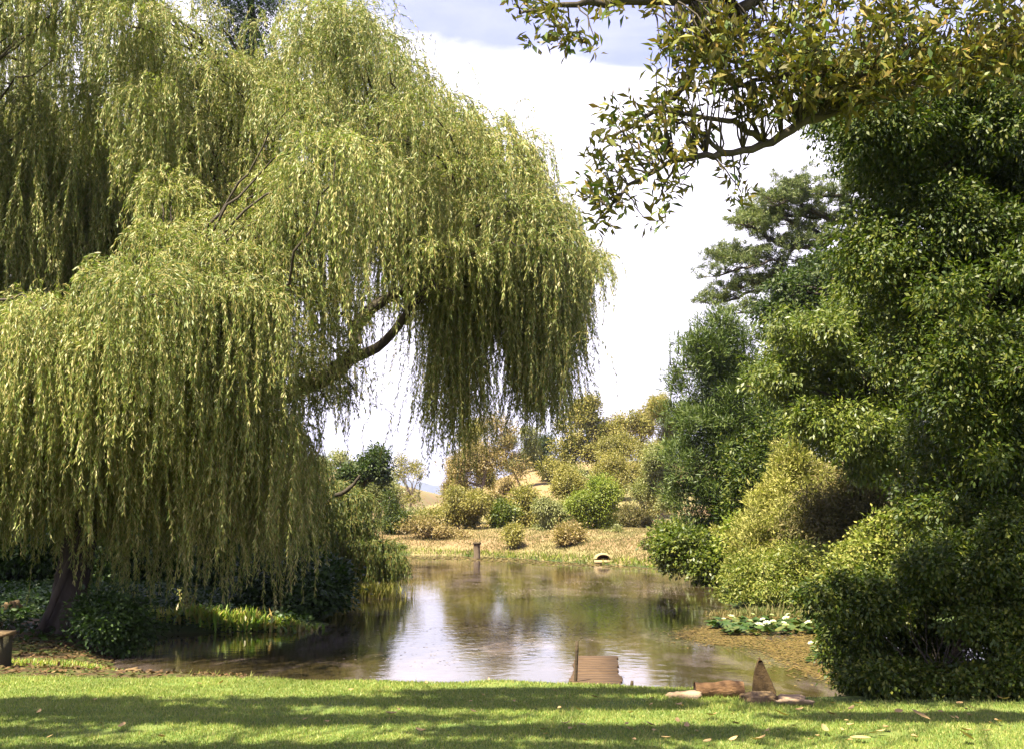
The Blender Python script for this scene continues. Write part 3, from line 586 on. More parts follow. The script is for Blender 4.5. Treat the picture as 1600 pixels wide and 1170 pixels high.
tree('dark_pine', 'bushy dark green conifer with upright candle shoots rising from the right shore', 'conifer', (1150, 33.5), boughs([(1050, 560), (1085, 525), (1120, 500), (1160, 520), (1210, 590), (1240, 660), (1235, 800), (1180, 880), (1070, 885), (1045, 820), (1060, 740), (1058, 650)], 130, 32, 34.5, .4, .85, 621, .8),
     'fir', 2300, 0.24, 60, 0.18, 0.03, 62, tr=0.25, nlimb=90, trunk_top=(1125, 510, 33.5), updir=0.75, bough=0, surf=.6)
# upright candle shoots
def candles():
    rng = np.random.default_rng(63); root = bpy.data.objects['dark_pine']; mb = MB()
    for px, py, h in [(1047, 520, 36), (1060, 516, 22), (1090, 488, 34), (1078, 505, 22), (1102, 505, 24), (1113, 490, 22), (1135, 488, 20), (1052, 560, 24), (1150, 500, 22), (1048, 600, 20), (1042, 640, 24), (1050, 690, 20), (1068, 530, 26), (1125, 478, 26), (1160, 510, 20), (1040, 730, 18), (1180, 540, 22)]:
        s = 33.2 / FPX; b = P(px, py + h, 33.2); t = P(px, py, 33.2); mb.tube(np.array([b - [0, 0, .3], b, t]), [.03, .02, .008], 5); n = 70; f = rng.random((n, 1))
        mb.leaves(b + (t - b) * f, rvec(rng, n) + np.array([0, 0, .8]), rvec(rng, n), .13 * (1.1 - .6 * f[:, 0]), .02)
    mb.build('shoots', MT['fir'], root)
candles()
tree('blue_green_tree', 'dark blue green tree with airy sprays between the layered pine and the dark conifer', 'tree', (1330, 29), boughs([(1180, 470), (1230, 415), (1320, 395), (1400, 380), (1420, 520), (1300, 560), (1200, 540)], 60, 28, 30.5, .3, .65, 641, .45), 'blue', 620, 0.2, 60, 0.13, 0.06, 64, tr=0.2, nlimb=60, bough=0, surf=.6)
tree('olive_tree', 'mid green leafy tree hanging over the right bank above the pale cypress', 'tree', (1400, 22), boughs([(1195, 520), (1260, 480), (1420, 450), (1450, 720), (1390, 770), (1310, 705), (1240, 640), (1195, 600)], 80, 20, 22.8, .35, .75, 651), 'mid', 1500, 0.2, 62, 0.11, 0.04, 65, tr=0.17, nlimb=60, droop=0.6, bough=0, surf=.5)
tree('pale_cypress', 'pale golden green conical cypress leaning on the right bank', 'conifer', (1240, 27), [(1240, 710, 27, 14, 30, .4), (1228, 755, 27, 34, 45, .7), (1215, 800, 27, 44, 45, .8), (1250, 820, 27, 50, 50, .9), (1190, 840, 26.6, 36, 34, .6), (1265, 750, 27.2, 34, 50, .6), (1175, 870, 26.5, 30, 30, .6), (1280, 800, 27, 36, 50, .7)], 'cypress', 900, 0.17, 80, 0.12, 0.026, 66, tr=0.12, updir=0.6, bough=.55, nb=9, surf=.6)
tree('brown_shrub', 'olive brown shrub filling the shade right of the pale cypress', 'shrub', (1330, 24.5), [(1320, 790, 24.5, 70, 60, 1), (1370, 760, 24, 60, 60, 1), (1290, 830, 24, 50, 45, .8)], 'brownish', 420, 0.26, 60, 0.10, 0.035, 67, tr=0.07)
tree('shore_tree', 'shaded olive tree filling the gap between the dark conifer and the pale cypress', 'tree', (1190, 31), [(1190, 740, 31, 50, 60, 1), (1170, 800, 31, 40, 50, .8), (1230, 690, 31, 40, 40, .9), (1240, 780, 31, 50, 60, 1)], 'dark', 420, .3, 55, .13, .05, 681, tr=.12)
tree('shore_bush', 'light green bush at the waterline under the dark conifer', 'bush', (1085, 31), [(1070, 862, 30.5, 40, 34, .7), (1115, 880, 30, 34, 30, .6), (1045, 850, 31, 20, 30, .5)], 'mid', 200, 0.26, 55, 0.13, 0.06, 68, tr=0.05)
tree('sprig_shrub', 'small bright sprig of a shrub left of the pale cypress', 'shrub', (1150, 28), [(1150, 825, 28, 16, 20, .3), (1135, 840, 28, 14, 14, .3)], 'bush', 40, 0.16, 40, 0.11, 0.05, 69, tr=0.02)
tree('yellow_shrub', 'broad yellow green shrub spilling over the bank above the water lilies', 'shrub', (1220, 22.8), [(1190, 905, 22.6, 55, 45, .8), (1250, 895, 22.6, 50, 50, .8), (1150, 925, 22.3, 25, 28, .5), (1290, 905, 22, 40, 50, .7), (1220, 935, 22, 70, 22, .5)], 'yellow', 520, 0.20, 62, 0.075, 0.035, 70, tr=0.04)
tree('golden_shrub', 'golden leaved shrub catching the sun in front of the dark right tree', 'shrub', (1390, 18), [(1390, 850, 18, 45, 38, .5), (1350, 870, 18, 40, 32, .5), (1425, 830, 18, 25, 25, .4), (1330, 905, 17.6, 45, 30, .5)], 'yellow', 330, 0.16, 60, 0.07, 0.04, 71, tr=0.03)
strap_clump('bank_grass', 'dry pinkish grass along the waterline under the yellow green shrub', 'grass', [gl(x, 962) for x in range(1130, 1290, 8)], 900, 0.08, 0.25, 0.012, 'dry', 72, 0.25, 0.8)
TP = [(1285, 200), (1345, 105), (1660, 90), (1660, 1010), (1520, 960), (1440, 880), (1415, 760), (1430, 600), (1395, 470), (1345, 350), (1310, 270)]
tree('broadleaf_tree', 'large dark broadleaf tree filling the right edge and drooping toward the lawn', 'tree', (1560, 13.4), boughs(TP, 210, 11.5, 14.6, .26, .6, 731) + boughs([(1450, 420), (1680, 380), (1700, 720), (1560, 760), (1470, 640)], 46, 10.2, 11.6, .22, .45, 732, .45), 'dark', 6400, 0.16, 66, 0.062, 0.027, 73, tr=0.2, nlimb=110, droop=0.55, trunk_top=(1560, 250, 13.4), bough=0, surf=.5)
FP = [(1285, 890), (1330, 925), (1400, 900), (1450, 875), (1520, 820), (1660, 790), (1660, 1100), (1330, 1095), (1300, 1050), (1285, 985)]
tree('front_bush', 'dark leafy bush at the lawn edge on the right with sunlit outer leaves', 'bush', (1430, 10.4), boughs(FP, 150, 9.95, 11.6, .10, .27, 741, .75) + boughs([(1320, 1050), (1660, 1040), (1660, 1098), (1330, 1092)], 40, 9.7, 10.3, .08, .18, 742, .8), 'dark', 2900, 0.095, 60, 0.05, 0.025, 74, tr=0.03, nlimb=60, droop=0.4, bough=0, surf=.5)

# ------------------------------------------------------------------ fig overhanging from the right
def fig():
    rng = np.random.default_rng(81); bx, by = 5.6, 8.6; bz = gz1(bx, by)
    root = thing('fig_tree', (bx, by, bz), 'overhanging tree with big glossy leaves and rusty undersides reaching in from top right', 'tree')
    tb = MB(); mb = MB(); tips = []
    tr = bez(np.array([bx, by, bz - .1]), np.array([bx - .1, by, 2.5]), np.array([bx - .5, by, 5.2]), 12); tb.tube(tr, np.linspace(.36, .24, 12), 12, rng=rng, rough=.06)
    def path(pts, r0, r1):
        q = np.array([P(*p) for p in pts]); t = np.linspace(0, 1, len(q)); tt = np.linspace(0, 1, len(q) * 4); f = np.stack([np.interp(tt, t, q[:, i]) for i in range(3)], 1)
        f[1:-1] = (f[:-2] + 2 * f[1:-1] + f[2:]) / 4; f[1:-1] += rng.normal(size=f[1:-1].shape) * .008
        tb.tube(f, np.linspace(r0, r1, len(f)), 7, rng=rng, rough=.05); return f
    # visible bough with side twigs
    main = path([(1900, 120, 8.6), (1600, 40, 8.7), (1420, 130, 8.6), (1320, 168, 8.4), (1260, 190, 8.2), (1200, 225, 8.2), (1130, 242, 8.1), (1075, 245, 8.0), (1020, 265, 8), (975, 295, 8), (945, 335, 8)], .058, .008)
    up1 = path([(1700, -120, 8.6), (1450, -60, 8.4), (1250, -40, 8.2), (1090, 0, 8.1), (1000, 2, 8), (930, 4, 8), (860, 12, 8), (812, 22, 8)], .08, .008)
    path([(1250, -40, 8.2), (1130, 30, 8.2), (1090, 90, 8.2), (1070, 140, 8.2), (1000, 190, 8.1), (950, 215, 8.1)], .05, .008)
    path([(1420, 150, 8.4), (1330, 110, 8.2), (1200, 120, 8.1), (1100, 150, 8)], .04, .01)
    path([(1200, 225, 8.2), (1150, 190, 8.1), (1080, 180, 8), (1020, 170, 8)], .03, .008)
    path([(1130, 242, 8.1), (1090, 200, 8.0), (1060, 190, 8), (1030, 200, 8)], .02, .006)
    path([(1160, 236, 8.15), (1155, 270, 8.1), (1158, 300, 8.1)], .008, .004); path([(1060, 250, 8), (1040, 285, 8), (1025, 320, 8)], .012, .005)
    path([(1090, 245, 8), (1070, 265, 8), (1062, 280, 8)], .01, .005); path([(900, 30, 8), (905, 60, 8), (925, 75, 8)], .01, .004)
    def rosette(c, n, sp):
        a = nrm(rng.normal(size=3) * .6 + np.array([-.35, -.1, .1]))
        D = rvec(rng, n) + a * .6; p = c + rng.normal(size=(n, 3)) * sp * .35 + nrm(D) * .012
        sz = rng.uniform(.65, 1.2, n); mb.leaves(p, D + np.array([0, 0, -.15]), rng.normal(size=(n, 3)) * .6 + np.array([0, 0, .7]), .108 * sz, .034 * sz, fold=.2, wide=.52)
    def cloud(px, py, rx, ry, cnt, Y0=8.0, dy=.35, n=9):
        for _ in range(int(cnt * (1.75 if px > 1080 and py < 130 else 1.1))):
            a = rng.random() * 6.283; r = math.sqrt(rng.random()); c = P(px + math.cos(a) * rx * r, py + math.sin(a) * ry * r, Y0 + rng.uniform(-dy, dy)); rosette(c, n, .10); tips.append(c)
    cloud(1180, 40, 130, 60, 60, 8.2, .6); cloud(1350, 60, 130, 75, 75, 8.3, .6); cloud(1500, 50, 130, 70, 70, 8.4, .6); cloud(1100, 60, 60, 60, 26, 8.1, .4); cloud(1230, 120, 110, 50, 40, 8.1, .4); cloud(1350, 120, 80, 40, 30, 8.3, .4)
    cloud(1300, -70, 300, 50, 36, 8.2, .8); cloud(1600, 0, 100, 120, 40, 8.4, .6)
    cloud(1400, 125, 110, 40, 46, 8.1, .3); cloud(1550, 95, 90, 45, 40, 8.1, .3); cloud(1330, 165, 40, 25, 9, 8.2, .2); cloud(1060, 110, 40, 40, 14); cloud(1200, 90, 120, 50, 40, 8.0, .4)
    cloud(1120, 150, 70, 40, 20); cloud(1070, 190, 45, 30, 15); cloud(1010, 175, 50, 28, 15); cloud(975, 195, 40, 30, 10); cloud(960, 240, 40, 30, 11); cloud(1050, 230, 50, 30, 12); cloud(925, 285, 30, 25, 9); cloud(955, 320, 28, 30, 9); cloud(1180, 170, 50, 30, 12); cloud(1250, 165, 40, 25, 10); cloud(940, 360, 14, 14, 3); cloud(1010, 260, 35, 20, 6)
    cloud(1050, 285, 25, 20, 5); cloud(1020, 340, 14, 14, 3); cloud(1155, 305, 16, 18, 4); cloud(1140, 262, 24, 12, 4); cloud(1030, 310, 12, 14, 2); cloud(1050, 60, 25, 25, 6)
    cloud(850, 22, 40, 22, 11); cloud(900, 60, 26, 18, 6); cloud(870, 55, 22, 16, 5); cloud(950, 10, 40, 14, 7); cloud(820, 10, 18, 12, 4); cloud(835, 65, 10, 12, 2); cloud(925, 78, 12, 8, 2); cloud(1020, 5, 40, 10, 6)
    # rest of the crown, above and right of the frame
    def free(c, r, cnt):
        for _ in range(cnt):
            q = np.array(c) + rvec(rng, 1)[0] * np.array(r) * rng.random() ** .4; rosette(q, 10, .14); tips.append(q)
    free((5.9, 8.2, 7.2), (2.0, 2.0, 1.6), 360);  free((6.4, 9.6, 5.6), (1.2, 1.2, 1.6), 120)
    wood = np.vstack([tr, main, up1]); tipa = np.array(tips)
    for c in tipa[rng.random(len(tipa)) < .5]:
        j = np.argmin(np.linalg.norm(wood - c, axis=1)); 
        if np.linalg.norm(wood[j] - c) > .06: limb(tb, rng, wood[j], c, .009, .003, .05, 6, 4)
    for c in [(5.2, 7.6, 7.0), (6.4, 9.4, 6)]: limb(tb, rng, tr[-1], np.array(c), .16, .03, .1)
    limb(tb, rng, tr[-2], main[0], .15, .10, .05); limb(tb, rng, tr[-1], up1[0], .13, .08, .05)
    mb.build('crown', MT['fig'], root); tb.build('trunk', MT['bark'], root, smooth=True)
fig()

# trees behind the photographer that shade the lawn
def shade_tree(name, label, loc, ells, seed, n):
    rng = np.random.default_rng(seed); root = thing(name, (loc[0], loc[1], gz1(*loc)), label, 'tree'); mb = MB(); tb = MB()
    b = np.array(root.location); top = np.array([loc[0], loc[1], ells[0][2]]); tr = bez(b - [0, 0, .1], (b + top) / 2, top, 10); tb.tube(tr, np.linspace(.4, .12, 10), 10, rng=rng, rough=.05)
    for (cx, cy, cz, rx, ry, rz) in ells:
        for _ in range(n):
            q = np.array([cx, cy, cz]) + rvec(rng, 1)[0] * np.array([rx, ry, rz]) * rng.random() ** .45; k = 42; off = rng.normal(size=(k, 3)) * np.array([.30, .07, .08])
            mb.leaves(q + off, rng.normal(size=(k, 3)), rng.normal(size=(k, 3)) * .5 + [0, 0, 1], .16, .085)
            if rng.random() < .12: limb(tb, rng, tr[rng.integers(5, 10)], q, .06, .012)
    mb.build('crown', MT['dark'], root); tb.build('trunk', MT['bark'], root, smooth=True)
EXTRA = True
def over(x, y, z):   # where a crown at height z must stand to shade lawn spot x,y
    return (x + sd[0] / sd[2] * z, y + sd[1] / sd[2] * z)
if EXTRA:
    es = []
    for (x, y, z, rx, ry, rz) in [(-4.6, 8.3, 8.0, 1.5, .13, .2), (-1.3, 9.55, 8.6, 2.0, .09, .2), (-2.0, 8.75, 8.2, 2.2, .08, .2), (-1.6, 7.7, 7.8, 2.6, .11, .2), (.9, 8.25, 8.2, 1.5, .16, .2), (-4.2, 9.6, 8.6, 1.3, .14, .2), (.5, 9.4, 8.8, 1.1, .14, .2), (3.3, 8.9, 8.4, 1.0, .10, .2), (0.4, 10.0, 9.2, 1.3, .14, .2), (-5.6, 9.1, 8.0, 1.0, .14, .2), (-3.6, 7.0, 7.4, 1.3, .12, .2), (-0.2, 7.1, 7.6, 1.4, .14, .2), (-3.2, 9.15, 8.2, 1.2, .05, .15)]:
        cx, cy = over(x, y, z); es.append((cx, cy, z, rx, ry, rz))
    shade_tree('shade_tree', 'spreading tree behind the viewer whose boughs throw streaky shade on the lawn', (-7.5, -3.0), es, 91, 34)

# ------------------------------------------------------------------ far bank
FG = 'small trees and shrubs on the far bank'
def far(name, label, cat, base, ells, mat, ncl, seed, clr=.42, per=62, L=.17, W=.065, tr=.13, nl=14, bark='pale_bark', **kw):
    _q = np.random.default_rng(seed + 7); ells = [(a + _q.uniform(-.7, .7) * d, b - .12 * e + _q.uniform(-.75, .7) * e, c + _q.uniform(-.4, .4), d * _q.uniform(.4, .75), e * _q.uniform(.35, .7), f * .7) for a, b, c, d, e, f in ells for _ in range(3)]
    return tree(name, label, cat, base, ells, mat, int(ncl * 2.1), clr * .9, int(per * 1.5), L * .72, W * .8, seed, tr=tr, nlimb=nl, bark=bark, group=FG, **{**dict(bough=.5, nb=5, surf=.6), **kw})
far('leaning_tree', 'small dark leaning tree with clumped crown left of the far gap in the hills', 'tree', (535, 44), [(580, 728, 44, 22, 18, .7), (560, 745, 44, 24, 12, .6), (600, 745, 44, 10, 14, .4), (590, 715, 44, 14, 10, .4)], 'blue', 60, 101, .32, 40, .20, .08, bark='bark', trunk_top=(575, 735, 44))
far('thin_gum', 'thin sparse gum with an open airy crown left of the distant blue hill', 'tree', (642, 72), [(632, 728, 72, 18, 10, .8), (650, 735, 72, 12, 10, .7), (622, 745, 72, 14, 9, .6), (640, 770, 72, 14, 20, .6)], 'gum', 60, 102, .4, 26)
far('olive_gum', 'olive gum trees edge tree with bushy crown at the left end of the far shore', 'tree', (580, 62), [(585, 780, 62, 26, 30, 1.3), (565, 765, 62, 20, 22, 1), (608, 775, 62, 18, 24, 1), (590, 820, 62, 22, 24, 1)], 'gum_grey', 170, 103)
far('green_conifer', 'small bright green pointed tree with drooping boughs left of the stump in the pond', 'tree', (613, 58), [(612, 790, 58, 7, 18, .4), (614, 812, 58, 18, 12, .7), (620, 822, 58, 22, 8, .7)], 'dark', 70, 104, .35, 40, .2, .06)
far('brown_gum', 'tall feathery brown green gum behind the water stump', 'tree', (738, 66), [(770, 700, 66, 36, 40, 1.6), (745, 740, 66, 34, 40, 1.6), (790, 680, 66, 26, 24, 1.2), (725, 775, 66, 26, 30, 1.3), (800, 720, 66, 22, 30, 1), (760, 660, 66, 16, 16, .8)], 'gum_brown', 210, 105, .5, 26, .24, .07, nl=26, trunk_top=(765, 690, 66))
far('pink_trunk_gum', 'broad olive gum with a pale pinkish trunk right of the small green pointed tree', 'tree', (722, 60), [(722, 785, 60, 22, 20, 1.5), (720, 805, 60, 28, 20, 1.2), (676, 818, 60, 24, 15, 1.1), (740, 790, 60, 22, 24, 1)], 'gum', 190, 106, tr=.2)
far('dead_shrub', 'low twiggy tan shrub at the water edge left of the pond stump', 'shrub', (670, 56), [(660, 830, 56, 34, 14, .9), (700, 832, 56, 26, 14, .8)], 'gum_brown', 80, 107, .35, 26, tr=.04)
far('black_pine', 'dark blue green pine on the hill crest behind the gums', 'conifer', (848, 104), [(848, 700, 104, 22, 16, 1.4), (845, 725, 104, 20, 16, 1.3), (858, 690, 104, 10, 8, .7)], 'blue', 90, 108, .6, 40, .3, .09, bark='bark')
far('tall_gum', 'tallest gum on the hill with spreading open crown and bare grey limbs', 'tree', (932, 96), [(912, 655, 96, 30, 26, 1.8), (945, 665, 96, 30, 24, 1.8), (895, 690, 96, 24, 24, 1.6), (935, 700, 96, 36, 26, 2), (975, 670, 96, 22, 18, 1.3), (1000, 660, 96, 16, 14, 1), (920, 635, 96, 18, 12, 1), (885, 715, 96, 20, 20, 1.3), (960, 720, 96, 26, 20, 1.5)], 'gum', 330, 109, .62, 30, .36, .13, nl=34, tr=.2, trunk_top=(930, 660, 96))
far('pinkish_gum', 'slender gum with a thin pinkish crown right of the tallest gum', 'tree', (1002, 98), [(1000, 655, 98, 18, 14, 1.2), (985, 680, 98, 22, 20, 1.3), (1015, 690, 98, 18, 22, 1.3)], 'gum_brown', 80, 110, .55, 24, .32, .11)
far('leaning_gum', 'yellow green gum with a dark leaning trunk left of the dark conifer', 'tree', (1008, 70), [(985, 725, 70, 32, 28, 1.6), (1010, 760, 70, 26, 30, 1.4), (965, 745, 70, 22, 22, 1.2), (1025, 730, 70, 24, 30, 1.4), (1020, 800, 70, 22, 30, 1.2)], 'gum', 240, 111, .5, 32, tr=.16, bark='bark', trunk_top=(980, 740, 70))
far('weeping_bush', 'pale grey green weeping bush near the waterline mid far bank', 'tree', (862, 58), [(862, 790, 58, 17, 18, .8), (868, 815, 58, 20, 18, .8), (855, 830, 58, 12, 12, .6)], 'gum_grey', 120, 112, .35, 40, .22, .06, droop=.9)
far('round_tree', 'dense rounded yellow green tree on a short trunk on the dry bank', 'tree', (912, 57), [(930, 790, 57, 26, 30, 1.2), (912, 805, 57, 20, 28, 1), (950, 805, 57, 18, 24, .9)], 'bush', 240, 113, .36, 44, .18, .07, bark='bark')
far('shadow_bushes', 'dark bushes standing in for the shadow right of the dense rounded tree', 'shrub', (985, 62), [(975, 810, 62, 22, 18, 1), (1000, 815, 62, 24, 20, 1), (958, 820, 62, 16, 12, .8)], 'brownish', 140, 114, .4, 36)  # darker bushes put where the rounded tree's cast shadow falls
far('grey_shrub', 'small grey green shrub on the dry slope above the drain', 'shrub', (961, 53), [(960, 835, 53, 11, 9, .35), (966, 845, 53, 7, 6, .3)], 'gum_grey', 34, 115, .22, 36, .14, .05, tr=.03)
far('olive_shrub', 'olive shrub between the feathery brown gum and the weeping bush', 'shrub', (815, 62), [(815, 795, 62, 30, 24, 1.1), (790, 815, 62, 20, 22, 1), (838, 815, 62, 16, 22, .9)], 'gum', 170, 116, .42, 34, .24, .08)
far('hill_gum', 'olive gum low on the hill above the weeping bush', 'tree', (862, 92), [(855, 740, 92, 26, 14, 1.4), (880, 750, 92, 22, 12, 1.2)], 'gum', 80, 117, .55, 30, .3, .11)
far('twin_sapling', 'slender twin stemmed sapling standing at the waterline right of the stump', 'tree', (797, 51), [(797, 828, 51, 13, 14, .5), (806, 845, 51, 7, 8, .4)], 'gum', 50, 118, .3, 30, .18, .06, tr=.05, bark='bark')
far('hill_shrub', 'small olive tree on the crest of the left hill by the willow tips', 'tree', (520, 92), [(520, 725, 92, 24, 14, 1.3), (548, 735, 92, 18, 10, 1)], 'gum_grey', 70, 119, .55, 30, .3, .11)
far('shore_tuft', 'green tuft of plants on the shore below the small green pointed tree', 'shrub', (625, 53), [(618, 858, 53, 18, 5, .4), (600, 856, 53, 14, 5, .4)], 'mid', 40, 120, .2, 36, .15, .05, tr=.02)
for i, px in enumerate((1006, 1016)):
    far('tufted_sapling', ['left one of the two thin saplings with dark tufted heads on the far bank', 'right one of the two thin saplings with dark tufted heads on the far bank'][i], 'tree', (px, 44.5), [(px + 1, 846, 44.5, 5, 4, .16)], 'brownish', 16, 121 + i, .12, 34, .10, .03, tr=.04, nl=3, bark='bark')

far('tan_gum', 'thin tan brown tree in front of the dry hill right of the feathery gum', 'tree', (790, 80), [(790, 770, 80, 20, 18, 1.2), (775, 785, 80, 18, 16, 1), (805, 780, 80, 14, 18, 1)], 'gum_brown', 60, 123, .45, 26, .26, .09)
far('slope_gum', 'bushy gum on the slope above the dense rounded tree', 'tree', (925, 80), [(935, 745, 80, 26, 20, 1.3), (910, 758, 80, 22, 16, 1.2), (960, 755, 80, 22, 20, 1.2)], 'gum_grey', 110, 124, .5, 30, .28, .1, bark='bark')
far('slope_shrub', 'small rounded olive shrub alone on the bare dry slope', 'shrub', (815, 96), [(815, 755, 96, 12, 7, .8)], 'gum', 26, 125, .4, 30, .26, .1, tr=.05)
far('edge_gum', 'olive tree in the dip between the blue hill and the tan scrub', 'tree', (680, 70), [(672, 812, 70, 26, 13, 1.3), (648, 815, 70, 20, 13, 1.1)], 'gum_grey', 90, 126, .45, 30, .26, .1)
far('green_thicket', 'deep green bush at the foot of the feathery brown gum', 'shrub', (782, 60), [(782, 805, 60, 16, 26, .8), (790, 825, 60, 14, 14, .7)], 'mid', 80, 127, .36, 34, .2, .08)
_r = np.random.default_rng(1300)
for i, (px, Yd, h, w, mt, lb) in enumerate([(715, 78, 80, 20, 'gum_brown', 'lacy tan gum partly behind the willow curtain tips'), (745, 82, 120, 26, 'gum', 'tall lacy gum seen through the hanging willow tips'), (815, 90, 85, 22, 'gum_grey', 'grey green gum on the hill shoulder left of the dark pine'),
      (885, 66, 80, 20, 'gum', 'upright olive gum between the weeping bush and the dense rounded tree'), (955, 74, 110, 24, 'gum', 'yellowish gum behind the dense rounded tree'), (1030, 60, 120, 22, 'gum_grey', 'grey green gum against the left flank of the dark conifer'), (1040, 84, 150, 26, 'gum', 'pale gum high on the hill beside the dark conifer'),
      (890, 50, 14, 14, 'gum_brown', 'low brown scrub clump at the water edge left of the drain')]):
    base_y = 800 + (1.6 - gz1((px - 800) / FPX * Yd, Yd)) / Yd * FPX
    el = [(px + _r.normal() * w * .5, base_y - h * u, Yd + _r.normal() * .5, w * _r.uniform(.4, .8), h * _r.uniform(.10, .18), w * .5 * Yd / FPX) for u in np.linspace(.35, .95, 6)]
    far('gum_tree' if h > 50 else 'scrub', lb, 'tree' if h > 50 else 'shrub', (px, Yd), el, mt, int(60 + h), 400 + i, tr=.09 if h > 50 else .03)
rng = np.random.default_rng(130)
# dry and green grass along far shore (uncountable)
def far_grass(name, mat, n, ylo, yhi, h, w, seed, dmax):
    rng = np.random.default_rng(seed); mb = MB(); x = rng.uniform(-11, 9, n * 4); y = rng.uniform(ylo, yhi, n * 4); d = sd_pond(x, y); k = (d > .02) & (d < dmax * (0.4 + rng.random(n * 4))); x, y = x[k][:n], y[k][:n]; n = len(x)
    p = np.stack([x, y, gz(x, y) - .02], 1); mb.leaves(p, np.array([0, 0, 1.]) + rng.normal(size=(n, 3)) * .4, rng.normal(size=(n, 3)), h * rng.uniform(.5, 1.3, n), w, wide=.3)
    tag(mb.build(name, MT[mat]), kind='stuff')
far_grass('dry_grass', 'dry', 42000, 36, 64, .13, .03, 131, 9)
far_grass('shore_reeds', 'bush', 5200, 38, 54, .22, .045, 132, .8)
# stump in the pond
p = G(745, 872, WATER); r_ = thing('pond_stump', (p[0], p[1], WATER), 'squat grey brown stump post standing in the far water', 'post'); mb = MB()
zz = np.array([-.4, 0, .2, .4, .55, .60, .62]); mb.tube(np.array([[p[0], p[1], WATER + z] for z in zz]), [.16, .15, .14, .14, .145, .155, .15], 14, rng=np.random.default_rng(133), rough=.03); mb.build('post', MT['stump'], r_, smooth=False)
mb = MB(); mb.tube(np.array([[p[0], p[1], WATER + z] for z in (.6, .68)]), [.185, .175], 14, rng=np.random.default_rng(134), rough=.04); mb.build('cap', MT['postwood'], r_)
# drain outlet in the bank
def drain():
    c = G(943, 875, -.22); r_ = thing('drain_outlet', c, 'pale round topped drain outlet with a rusty orange hollow on the far bank', 'drain')
    ro, ri, dp = .33, .25, .5; mb = MB(); n = 18; an = np.linspace(0, np.pi, n); sc_ = np.array([1, .72])
    def arc(r, y): return np.stack([c[0] + np.cos(an) * r, np.full(n, c[1] + y), c[2] + .06 + np.sin(an) * r * .62], 1)
    A, B_, C, D = arc(ro, 0), arc(ri, 0), arc(ri, dp), arc(ro, dp); i = np.arange(n - 1)
    mb.add(np.vstack([A, B_, D]), q=np.concatenate([np.stack([i, i + 1, n + i + 1, n + i], -1), np.stack([i, 2 * n + i, 2 * n + i + 1, i + 1], -1)])); mb.box((c[0], c[1] - .08, c[2] - .05), (.36, .14, .06)); mb.build('collar', MT['drain'], r_)
    mb = MB(); mb.add(np.vstack([B_ * [1, 1, 1] + [0, .003, 0], C]), q=np.stack([i, i + 1, n + i + 1, n + i], -1)); mb.add(np.vstack([C, [[c[0], c[1] + dp, c[2] + .06]]]), t=np.stack([i, i + 1, np.full(n - 1, n)], -1)); mb.box((c[0], c[1] + .31, c[2] + .03), (.29, .23, .03)); mb.build('lining', MT['rust'], r_)
drain()

# ------------------------------------------------------------------ near shore things
def blob(mb, c, r, seed, sub=3, rough=.30, flat_bottom=False):
    rng = np.random.default_rng(seed); n, k = 16, 26; th = np.linspace(0, np.pi, n); ph = np.linspace(0, 2 * np.pi, k, endpoint=False); T, F = np.meshgrid(th, ph, indexing='ij')
    d = np.stack([np.sin(T) * np.cos(F), np.sin(T) * np.sin(F), np.cos(T)], -1); pw = np.sign(d) * np.abs(d) ** .55
    w = sum(rng.normal() * np.sin(d @ rng.normal(size=3) * f + rng.random() * 6) / f ** .8 for f in (1.5, 2.5, 4, 6, 9, 14, 20)) * rough
    v = np.asarray(c) + pw * np.asarray(r) * (1 + w[..., None]); i = np.arange(n - 1)[:, None]; j = np.arange(k)[None]; j2 = (j + 1) % k
    mb.add(v.reshape(-1, 3), q=np.stack([i * k + j, i * k + j2, (i + 1) * k + j2, (i + 1) * k + j], -1).reshape(-1, 4))
def rock(name, label, px, py, r, mat, seed, z=0.0, dz=0.0):
    c = G(px, py, z); c[2] = gz1(c[0], c[1]) + dz; mb = MB(); c[2] -= .012; blob(mb, c, r, seed); return tag(mb.build(name, MT[mat], smooth=False), label, 'rock')
rock('flat_stone', 'flat pale pinkish stone at the lawn edge left of the short log', 1066, 1093, (.14, .10, .05), 'pale_stone', 141, 0, .01)
rock('flat_stone', 'long low brown stone at the foot of the pointed upright stone', 1186, 1097, (.17, .12, .06), 'stone', 142, 0, .01)
rock('rubble_stone', 'crumbly pale stone at the right end of the row of lawn edge stones', 1238, 1101, (.15, .10, .05), 'pale_stone', 143, 0, .01)
